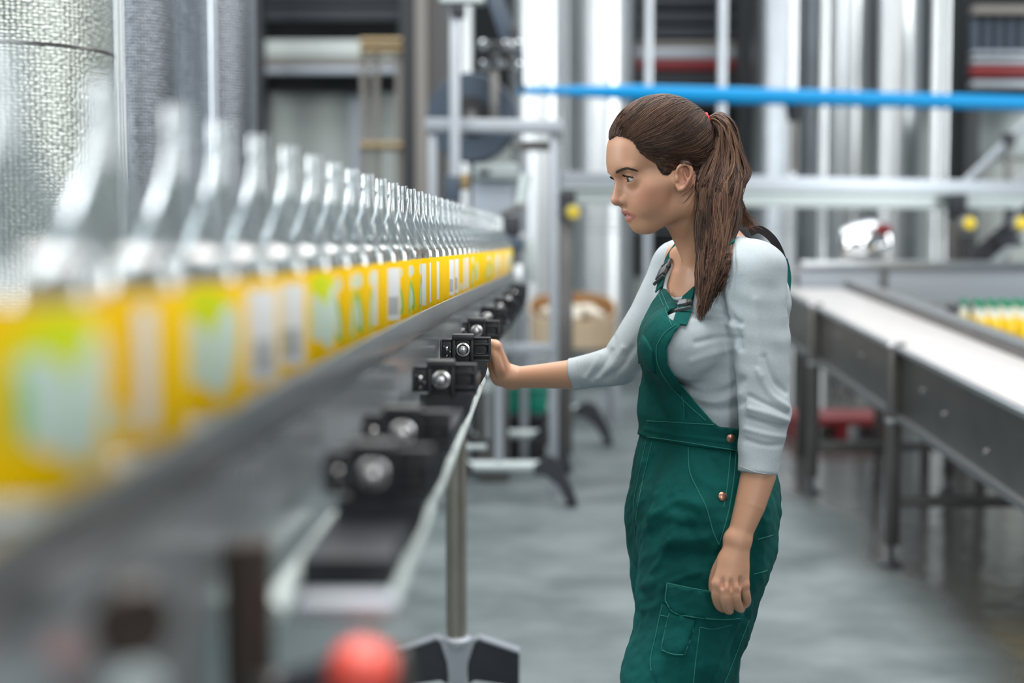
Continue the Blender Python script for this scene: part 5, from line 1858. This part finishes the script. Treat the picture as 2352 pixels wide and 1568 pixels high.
# lashes along the edge of the upper lid
c = EYE[0]
def lid(a, up):
    """point on the lid ball at azimuth a (0 = straight ahead, positive = outward)"""
    d = (HF * math.cos(a) + HL * math.sin(a)) * math.cos(up) + UP * math.sin(up)
    return c + d * .0139
paths, rad = [], []
for i in range(90):
    t = i / 89
    a = math.radians(-42 + 112 * t)
    up = math.radians(23 - 26 * max(0, t - .45) - 10 * max(0, .25 - t))
    p0 = lid(a, up) - UP * .0006
    d = ((HF * math.cos(a * .8) + HL * math.sin(a * .8)) + UP * (.10 + rng.normal() * .08)).normalized()
    L = .0055 + .0030 * math.sin(PI * min(1, t * 1.1))
    paths.append([p0, p0 + d * L * .55 - UP * .0004, p0 + d * L + UP * .0016])
    rad.append(.00030)
line = [lid(math.radians(-44 + 116 * t), math.radians(23 - 26 * max(0, t - .45) - 10 * max(0, .25 - t))) - UP * .0005 for t in np.linspace(0, 1, 24)]
V1, Q1 = strands(paths, np.array(rad), 3)
V2, Q2 = strands([line], np.array([.00055]), 6)
low = [lid(math.radians(-30 + 100 * t), math.radians(-21 + 12 * abs(t - .4))) for t in np.linspace(0, 1, 20)]
V3, Q3 = strands([low], np.array([.00035]), 5)
V, Q = join([(V1, Q1), (V2, Q2), (V3, Q3)])
np_obj('eyelashes', V, Q, M['lash'], person)
MV = np.array([mirror(Vector(p)) for p in V])
np_obj('eyelashes', MV, Q, M['lash'], person)

# ---------------------------------------------------------------- hair
HP = [(1370, 312), (1401, 323), (1415, 314), (1437, 318), (1453, 327), (1468, 350), (1485, 364), (1504, 374), (1511, 388), (1519, 400), (1529, 405), (1539, 400), (1547, 386), (1556, 379), (1572, 377), (1592, 383),
      (1598, 402), (1594, 428), (1602, 462), (1640, 480), (1740, 480), (1740, 120), (1370, 120)]
hf = hd.like()
X, Yy, Z = np.broadcast_arrays(hf.ax[0][:, None, None], hf.ax[1][None, :, None], hf.ax[2][None, None, :])
near = np.abs(hd.F) < .02
pts = np.stack([X[near], Yy[near], Z[near]], 1)
VM, w_ = mirror_near(pts)
px, py = proj(VM)
sd = poly_sd(px, py, HP)
th = np.where(sd > 0, .0088 * (1 - np.exp(-np.maximum(sd, 0) / 26.0)) + .0002, np.maximum(sd / 1256.0, -.006))
hf.F[:] = hd.F
hf.F[near] = hd.F[near] - th
V, Q = hf.mesh()
V = smooth_mesh(V, Q, 3)
VM, w_ = mirror_near(V)
px, py = proj(VM)
sdv = poly_sd(px, py, HP)
keepq = (sdv[Q] > .5).all(1)
CAPV, CAPQ = V, Q[keepq]
TREE_CAP = bvh(CAPV, CAPQ)
used = np.unique(CAPQ)
remap = np.full(len(V), -1)
remap[used] = np.arange(len(used))
CAPV2, CAPQ2 = V[used], remap[CAPQ]
tie = H(1622, 276)
# strands laid over the cap, from everywhere towards the tie
N_ = normals_of(V, Q)
cand = used[(sdv[used] > .5)]
paths, rad, mid = [], [], []
pick = rng.choice(cand, 5200)
edgec = used[(sdv[used] > .2) & (sdv[used] < 7)]
pick = np.concatenate([pick, rng.choice(edgec, 1800)])
for vi in pick:
    p = Vector(V[vi])
    d0 = (tie - p).length
    if d0 < .022:
        continue
    # skip most of what only the far side would show
    if (p - HO).dot(HL) < -.02 and rng.random() < .5:
        continue
    L = min(d0 - .008, rng.uniform(.045, .12))
    path = []
    m = 9
    lift = rng.uniform(.0000, .0012)
    bow = float(np.interp(tie.z - p.z, [-.02, .03, .09], [.034, .012, -.050]))
    for j in range(m):
        t = j / (m - 1) * L / d0
        q = p.lerp(tie, t)
        q = q + UP * (math.sin(PI * t) * bow * d0 / .2)
        hq = TREE_CAP.find_nearest(q)
        nn = (hq[0] - (HO + UP * .03)).normalized()
        n1 = hq[1] if hq[1].dot(nn) > 0 else -hq[1]
        path.append(hq[0] + n1 * (lift * math.sin(PI * min(1, j / (m - 1) + .15)) + .0002))
    paths.append(path)
    rad.append(rng.uniform(.00025, .00052))
    cl = math.sin(p.z * 210 + p.x * 60) * .6 + rng.normal() * .8
    mid.append(0 if cl < -.6 else 1 if cl < .35 else 2 if cl < 1.3 else 3)
def hair_obj(name, parts, parent):
    v, q = join([(a, b) for a, b, _ in parts])
    me_i = np.concatenate([np.broadcast_to(np.asarray(i), len(b)) for _, b, i in parts])
    o = np_obj(name, v, q, None, parent)
    for h_ in HM:
        o.data.materials.append(h_)
    o.data.polygons.foreach_set('material_index', me_i.astype(np.int32))
    return o
SV, SQ = strands(paths, np.array(rad), 3)
hair = hair_obj('hair', [(CAPV2, CAPQ2, 1), (SV, SQ, np.repeat(np.array(mid), 8 * 3))], person)

# ponytail between two traced borders
outer = [(1628, 268), (1652, 257), (1683, 280), (1699, 325), (1708, 365), (1720, 398), (1709, 432), (1699, 463), (1695, 505), (1683, 547), (1670, 595), (1658, 640), (1630, 688), (1606, 724)]
inner = [(1626, 287), (1633, 289), (1639, 302), (1637, 328), (1633, 356), (1613, 398), (1604, 432), (1602, 465), (1603, 510), (1605, 553), (1603, 600), (1603, 645), (1606, 690), (1598, 724)]
dep = [2.596, 2.596, 2.590, 2.582, 2.574, 2.560, 2.545, 2.535, 2.522, 2.508, 2.494, 2.484, 2.474, 2.466]
so = spl([Vector((a, b, 0)) for a, b in outer], 3)
si = spl([Vector((a, b, 0)) for a, b in inner], 3)
ns = len(so)
sdp = np.interp(np.linspace(0, 13, ns), range(14), dep)
def front_of(p, gap):
    """keep a point at least gap in front of head, neck and shirt"""
    d = (p - CAMP)
    L = d.length
    d.normalize()
    best = L
    for tr in (TREE_SHIRT, TREE_HEAD):
        h_ = tr.ray_cast(CAMP, d)
        if h_[0] is not None:
            best = min(best, h_[3] - gap)
    return CAMP + d * best
def tail_point(k, al, be):
    a, b = si[k], so[k]
    f = (al + 1) / 2
    q = a.lerp(b, f)
    thick = np.interp(k / (ns - 1), [0, .12, .5, .85, 1], [.009, .024, .028, .018, .004])
    Yq = sdp[k] + be * thick * math.sqrt(max(0.0, 1 - al * al))
    return P(q.x, q.y, float(Yq))
paths, rad, mid = [], [], []
n_t = 1900
for i in range(n_t):
    al = rng.uniform(-1, 1)
    be = -abs(rng.random()) ** .5 if rng.random() < .75 else rng.uniform(-1, 1)
    cl = int((al + 1) * 7) + 20 * int((be + 1) * 1.5)
    ph = (cl * 2.399) % (2 * PI)
    amp = .0052 + .0055 * ((cl * 37) % 10) / 10
    end = int(ns * min(1.0, rng.uniform(.60, 1.0)))
    st = 0
    kk = np.linspace(st, end - 1, 24)
    path = []
    al0 = al
    spread = rng.normal() * .16
    for j, kf in enumerate(kk):
        k = int(round(kf))
        f = k / (ns - 1)
        alq = max(-1.04, min(1.04, al + spread * f + .10 * math.sin(ph + f * 7)))
        p = tail_point(k, alq, be)
        p = p + Vector((math.sin(ph + f * 13), 0, 0)) * amp * min(1, f * 3, (1.02 - f) * 5)
        if f > .14:
            s_m = min(1.0, (f - .14) / .24)
            p = p.lerp(front_of(p, .004 + .010 * (1 - (be + 1) / 2)), s_m * s_m * (3 - 2 * s_m))
        path.append(p)
    if end > ns * .86:
        dz_ = rng.uniform(0, .022)
        path[-1] = path[-1] + Vector((rng.normal() * .002, 0, -dz_))
        path[-2] = path[-2] + Vector((0, 0, -dz_ * .5))
    paths.append(path)
    rad.append(rng.uniform(.00035, .00080))
    sh_ = math.sin(ph * 1.7) * .9 + rng.normal() * .7
    mid.append(0 if sh_ < -.9 else 1 if sh_ < .0 else 2 if sh_ < 1.0 else 3)
# wisps over the back of the collar and a few at nape and crown
for i in range(130):
    a = P(1690 + rng.normal() * 8, 455 + rng.normal() * 10, 2.555)
    b = P(1704 + rng.normal() * 12, 500 + rng.normal() * 6, 2.56)
    c_ = P(1722 + rng.normal() * 12, 518 + rng.normal() * 8, 2.57)
    path = []
    for t in np.linspace(0, 1, 24):
        path.append(front_of(a.lerp(b, t).lerp(b.lerp(c_, t), t), .004))
    paths.append(path)
    rad.append(.00035)
    mid.append(2 + (i % 2))
for i in range(16):
    a = H(1596 + rng.normal() * 4, 418 + rng.normal() * 12, .055)
    b = a + Vector((-.012 - .01 * rng.random(), -.004, -.018 - .012 * rng.random()))
    path = [front_of(a.lerp(b, t) + Vector((0, 0, -.004 * math.sin(PI * t))), .002) for t in np.linspace(0, 1, 24)]
    paths.append(path)
    rad.append(.00022)
    mid.append(1)
TV, TQ = strands(paths, np.array(rad), 3)
# solid core so that the tail is not see-through
core = MB()
vs, fs, nr = [], [], 14
for k in range(2, ns - 8):
    for j in range(nr):
        a = 2 * PI * j / nr
        al, be = math.cos(a) * .86, math.sin(a)
        q = si[k].lerp(so[k], (al + 1) / 2)
        thick = np.interp(k / (ns - 1), [0, .12, .5, .85, 1], [.006, .018, .020, .010, .002])
        p = P(q.x, q.y, float(sdp[k] + be * thick))
        s_m = min(1.0, max(0.0, (k / (ns - 1) - .14) / .24))
        p = p.lerp(front_of(p, .001 + .002 * (1 - be)), s_m * s_m * (3 - 2 * s_m))
        vs.append(p)
mrow = ns - 10
for k in range(mrow - 1):
    for j in range(nr):
        j2 = (j + 1) % nr
        fs.append((k * nr + j, k * nr + j2, (k + 1) * nr + j2, (k + 1) * nr + j))
pt = hair_obj('ponytail', [(np.array([tuple(p) for p in vs]), np.array(fs), 0), (TV, TQ, np.repeat(np.array(mid), 23 * 3))], hair)
ax = (P(1652, 262, 2.596) - P(1612, 276, 2.60)).normalized()
tm = MB()
for off in (-.0028, .0028):
    cen = P(1624, 277, 2.597) + ax * off
    n1 = ax.cross(Vector((0, 1, 0))).normalized()
    n2 = ax.cross(n1)
    ring_ = [cen + (n1 * math.cos(2 * PI * k / 24) + n2 * math.sin(2 * PI * k / 24)) * .0125 for k in range(25)]
    tm.tube(ring_, .0026, 8, cap=False)
obj('hair_tie', tm, M['red_band'], hair)

# ---------------------------------------------------------------- clothes
shirt = np_obj('shirt', SHV, SHQ, M['shirt'], person)
# rolled edge of the neckline
f0, b0, cen = T(1556, 690), T(1736, 535), T(1650, 585)
af, ab = (f0 - cen).dot(TF), (b0 - cen).dot(TF)
um, ur = (af + ab) / 2, (af - ab) / 2
rim_ = []
for k in range(73):
    a = 2 * PI * k / 72
    u_, w_c = um + (ur + .005) * math.cos(a), .105 * math.sin(a)
    p_ = cen + TF * u_ + TL * w_c
    h_ = TREE_SHIRT.ray_cast(Vector((p_.x, p_.y, 1.50)), Vector((0, 0, -1)))
    if h_[0] is not None:
        rim_.append(h_[0])
rim_ = [sum((rim_[(i + j) % (len(rim_) - 1)] for j in (-2, -1, 0, 1, 2)), Vector()) / 5 for i in range(len(rim_))]
obj('collar_edge', MB().tube(rim_, .0042, 8, cap=False), M['shirt'], shirt)
def seam_tube(tree, pts, r, off, step=5, close=False):
    pp = spl([Vector((a, b, 0)) for a, b in pts], 8)
    out = []
    for q in pp:
        h_ = hit(tree, q.x, q.y)
        if h_ is not None:
            out.append(h_[0] + h_[1] * off)
    return out
def runs(pts, gap=.025):
    cur, res = [], []
    for p in pts:
        if cur and (p - cur[-1]).length > gap:
            if len(cur) > 2:
                res.append(cur)
            cur = []
        if not cur or (p - cur[-1]).length > .0004:
            cur.append(p)
    if len(cur) > 2:
        res.append(cur)
    return res
def seams(name, tree, lines, r, off, mt, parent):
    for ln in lines:
        for rn in runs(seam_tube(tree, ln, r, off)):
            obj(name, MB().tube(rn, r, 6), mt, parent)
seams('seam', TREE_SHIRT, [[(1699, 1070), (1738, 1084), (1783, 1090)], [(1326, 828), (1331, 860), (1337, 888)]], .0008, .0002, M['shirt'], shirt)

overalls = np_obj('overalls', OVV, OVQ, M['twill'], person)
def patch(name, tree, poly, th, mt, parent, cell=7.0):
    """raised piece of cloth lying on the surface seen at the outline"""
    bm = bmesh.new()
    bm.faces.new([bm.verts.new((a, b, 0)) for a, b in poly])
    x0, x1 = min(a for a, b in poly), max(a for a, b in poly)
    y0, y1 = min(b for a, b in poly), max(b for a, b in poly)
    for axis, lo, hi in (((1, 0, 0), x0, x1), ((0, 1, 0), y0, y1)):
        v_ = lo + cell
        while v_ < hi:
            co = (v_, 0, 0) if axis[0] else (0, v_, 0)
            bmesh.ops.bisect_plane(bm, geom=bm.verts[:] + bm.edges[:] + bm.faces[:], plane_co=co, plane_no=axis)
            v_ += cell
    bm.verts.index_update()
    bnd = set()
    for e in bm.edges:
        if len(e.link_faces) == 1:
            bnd.update((e.verts[0].index, e.verts[1].index))
    top_, bot, ok = {}, {}, set()
    pa = np.array([(q.co.x, q.co.y) for q in bm.verts])
    for q in bm.verts:
        h_ = hit(tree, q.co.x, q.co.y)
        if h_ is None:
            continue
        t_ = th * (.55 if q.index in bnd else 1.0)
        top_[q.index] = h_[0] + h_[1] * t_
        bot[q.index] = h_[0] - h_[1] * .002
        ok.add(q.index)
    mb = MB()
    ids_ = sorted(ok)
    pos = {k: i for i, k in enumerate(ids_)}
    vs = [top_[k] for k in ids_] + [bot[k] for k in ids_]
    n = len(ids_)
    fs = []
    for f in bm.faces:
        ii = [q.index for q in f.verts]
        if all(k in ok for k in ii):
            fs.append([pos[k] for k in ii])
    for e in bm.edges:
        a, b = e.verts[0].index, e.verts[1].index
        if len(e.link_faces) == 1 and a in ok and b in ok:
            fs.append([pos[a], pos[b], n + pos[b], n + pos[a]])
    bm.free()
    mb.add(vs, fs)
    return obj(name, mb, mt, parent, 50)
pk = patch('cargo_pocket', TREE_OV, [(1519, 1385), (1600, 1402), (1700, 1412), (1683, 1432), (1640, 1540), (1622, 1600), (1520, 1590), (1491, 1525)], .0035, M['twill'], overalls)
fl = patch('pocket_flap', TREE_OV, [(1531, 1337), (1580, 1347), (1631, 1357), (1710, 1366), (1702, 1422), (1655, 1424), (1604, 1420), (1549, 1409), (1526, 1379)], .0085, M['twill'], overalls)
tb = patch('tool_loop', TREE_OV, [(1538, 1404), (1570, 1412), (1600, 1421), (1592, 1450), (1571, 1505), (1546, 1504), (1517, 1493)], .0075, M['twill'], overalls)
bp = patch('bib_pocket_flap', TREE_OV, [(1478, 768), (1488, 782), (1500, 806), (1506, 857), (1486, 849), (1470, 838), (1466, 802)], .0045, M['twill'], overalls, 5)
pairs = [
    [(1487, 1003), (1560, 1013), (1640, 1026), (1712, 1037)], [(1487, 966), (1560, 970), (1640, 975)],
    [(1581, 1026), (1584, 1080), (1600, 1120), (1622, 1165), (1638, 1220), (1651, 1250)],
    [(1691, 1035), (1684, 1110), (1672, 1180), (1652, 1250)], [(1678, 1036), (1671, 1110), (1662, 1165)],
    [(1485, 1012), (1470, 1080), (1457, 1150), (1456, 1200)], [(1498, 1014), (1480, 1090), (1466, 1160), (1458, 1230)],
    [(1533, 800), (1536, 838), (1556, 873), (1595, 922), (1640, 973)], [(1515, 782), (1508, 800), (1512, 838), (1536, 880), (1580, 928), (1622, 966)],
    [(1553, 745), (1530, 762), (1515, 782)], [(1516, 660), (1532, 700), (1552, 744)], [(1510, 668), (1525, 704), (1543, 748)],
    [(1566, 905), (1571, 930), (1571, 960)], [(1472, 748), (1490, 700), (1508, 668)],
    [(1720, 1424), (1695, 1490), (1664, 1568)], [(1731, 1318), (1755, 1312), (1762, 1308)], [(1740, 1238), (1776, 1228)],
]
seams('stitching', TREE_OV, pairs, .0008, .0007, M['stitch'], overalls)
TREE_FLAP = BVHTree.FromPolygons([v.co for v in fl.data.vertices], [tuple(p.vertices) for p in fl.data.polygons])
TREE_PK = BVHTree.FromPolygons([v.co for v in pk.data.vertices], [tuple(p.vertices) for p in pk.data.polygons])
TREE_LOOP = BVHTree.FromPolygons([v.co for v in tb.data.vertices], [tuple(p.vertices) for p in tb.data.polygons])
seams('stitching', TREE_FLAP, [[(1533, 1339), (1580, 1349), (1631, 1358)], [(1528, 1379), (1550, 1407), (1604, 1418), (1655, 1422), (1700, 1420)], [(1532, 1340), (1528, 1378)]], .0008, .0004, M['stitch'], fl)
seams('stitching', TREE_PK, [[(1521, 1390), (1508, 1450), (1494, 1525), (1512, 1575)], [(1608, 1440), (1640, 1444), (1680, 1434)], [(1608, 1440), (1600, 1500), (1592, 1575)], [(1517, 1412), (1535, 1416)]], .0008, .0004, M['stitch'], pk)
seams('stitching', TREE_LOOP, [[(1519, 1492), (1547, 1502), (1570, 1503)], [(1537, 1408), (1527, 1450), (1519, 1490)], [(1597, 1432), (1590, 1455), (1572, 1503)]], .0008, .0004, M['stitch'], tb)
for px, py in ((1678, 1006), (1659, 1140)):
    h_ = hit(TREE_OV, px, py)
    if h_:
        obj('button', MB().lathe([(.0078, 0), (.0078, .0022), (.0062, .0034), (.001, .0040)], h_[0], 24, h_[1]), M['copper'], overalls)

# straps: ribbons laid over the shirt
def ribbon(name, tree, pts, wid, off, mt, parent, th=.0022, free=False):
    pp = spl([Vector(q) for q in pts], 5)
    P3, N3 = [], []
    for q in pp:
        if free:
            P3.append(q)
            N3.append((q - CAMP).normalized() * -1)
        else:
            h_ = hit(tree, q.x, q.y)
            if h_ is None:
                continue
            P3.append(h_[0] + h_[1] * off)
            N3.append(h_[1])
    mb = MB()
    vs, fs = [], []
    n = len(P3)
    for i in range(n):
        t = (P3[min(i + 1, n - 1)] - P3[max(i - 1, 0)]).normalized()
        nn = N3[i]
        s_ = t.cross(nn).normalized()
        nn = s_.cross(t).normalized()
        for a, b in ((-1, -1), (1, -1), (1, 1), (-1, 1)):
            vs.append(P3[i] + s_ * wid / 2 * a + nn * th / 2 * b)
    for i in range(n - 1):
        for k in range(4):
            k2 = (k + 1) % 4
            fs.append((i * 4 + k, i * 4 + k2, i * 4 + 4 + k2, i * 4 + 4 + k))
    fs += [(3, 2, 1, 0), tuple((n - 1) * 4 + k for k in range(4))]
    mb.add(vs, fs)
    return obj(name, mb, mt, parent, 30)
v3 = lambda a, b: (a, b, 0)
ribbon('strap', TREE_SHIRT, [v3(1562, 749), v3(1576, 706), v3(1592, 668), v3(1606, 640), v3(1625, 606), v3(1650, 575), v3(1690, 556)], .026, .006, M['twill'], overalls)
ribbon('strap', TREE_SHIRT, [v3(1519, 668), v3(1527, 640), v3(1540, 606), v3(1553, 580), v3(1563, 566)], .024, .006, M['twill'], overalls)
def buckle(tree, pts, off):
    pp = [hit(tree, *q) for q in pts]
    pp = [q for q in pp if q]
    if len(pp) < 2:
        return
    a, b = pp[0][0] + pp[0][1] * off, pp[-1][0] + pp[-1][1] * off
    n_ = (pp[0][1] + pp[-1][1]).normalized()
    y = (b - a).normalized()
    x = y.cross(n_).normalized()
    R = Matrix((x, y, x.cross(y))).transposed()
    L = (b - a).length
    m_ = (a + b) / 2
    mb = MB()
    mb.box(m_, (.026, L * .62, .007), R, .002)
    for s in (-1, 1):
        mb.box(m_ + x * .0125 * s + y * L * .30, (.005, L * .5, .006), R, .0015)
    mb.box(m_ + y * L * .5, (.030, .005, .006), R, .0015)
    mb.box(m_ - y * L * .5, (.030, .005, .006), R, .0015)
    mb.box(m_ - y * L * .1, (.012, L * .5, .009), R, .002)
    obj('buckle', mb, M['buckle'], overalls)
buckle(TREE_SHIRT, [(1569, 722), (1592, 668)], .011)
buckle(TREE_SHIRT, [(1524, 650), (1540, 610)], .011)
# strap over the back: black webbing standing off the shoulder, then green cloth
A_ = [P(1722, 534, 2.60), P(1740, 527, 2.60), P(1757, 533, 2.60), P(1776, 551, 2.60), P(1790, 576, 2.605), P(1799, 602, 2.61)]
ribbon('back_strap', None, A_, .0145, 0, M['black_web'], overalls, .003, True)
B_ = [P(1797, 596, 2.606), P(1803, 616, 2.606), P(1806, 640, 2.60), P(1804, 668, 2.59)]
ribbon('back_panel_tab', None, B_, .018, 0, M['twill'], overalls, .004, True)

# shoes, below the frame
def shoe(px_, fy):
    s_ = Field(Vector((px_.x - .24, fy - .08, -.01)), Vector((px_.x + .12, fy + .08, .16)), .004)
    s_.cone((px_.x + .03, fy, .048), (px_.x - .05, fy, .045), .045, .047, .02)
    s_.cone((px_.x - .05, fy, .040), (px_.x - .16, fy, .034), .046, .036, .02)
    s_.cone((px_.x, fy, .05), (px_.x, fy, .10), .047, .046, .02)
    g = s_.sl((px_.x - .3, fy - .1, -.05), (px_.x + .2, fy + .1, -.001))
    zc = s_.ax[2][None, None, :]
    s_.F = np.maximum(s_.F, .003 - zc)
    V, Q = s_.mesh()
    o = np_obj('shoe', smooth_mesh(V, Q, 2), Q, M['black_rubber'], person)
shoe(footN, footN.y)
shoe(footF, footF.y)
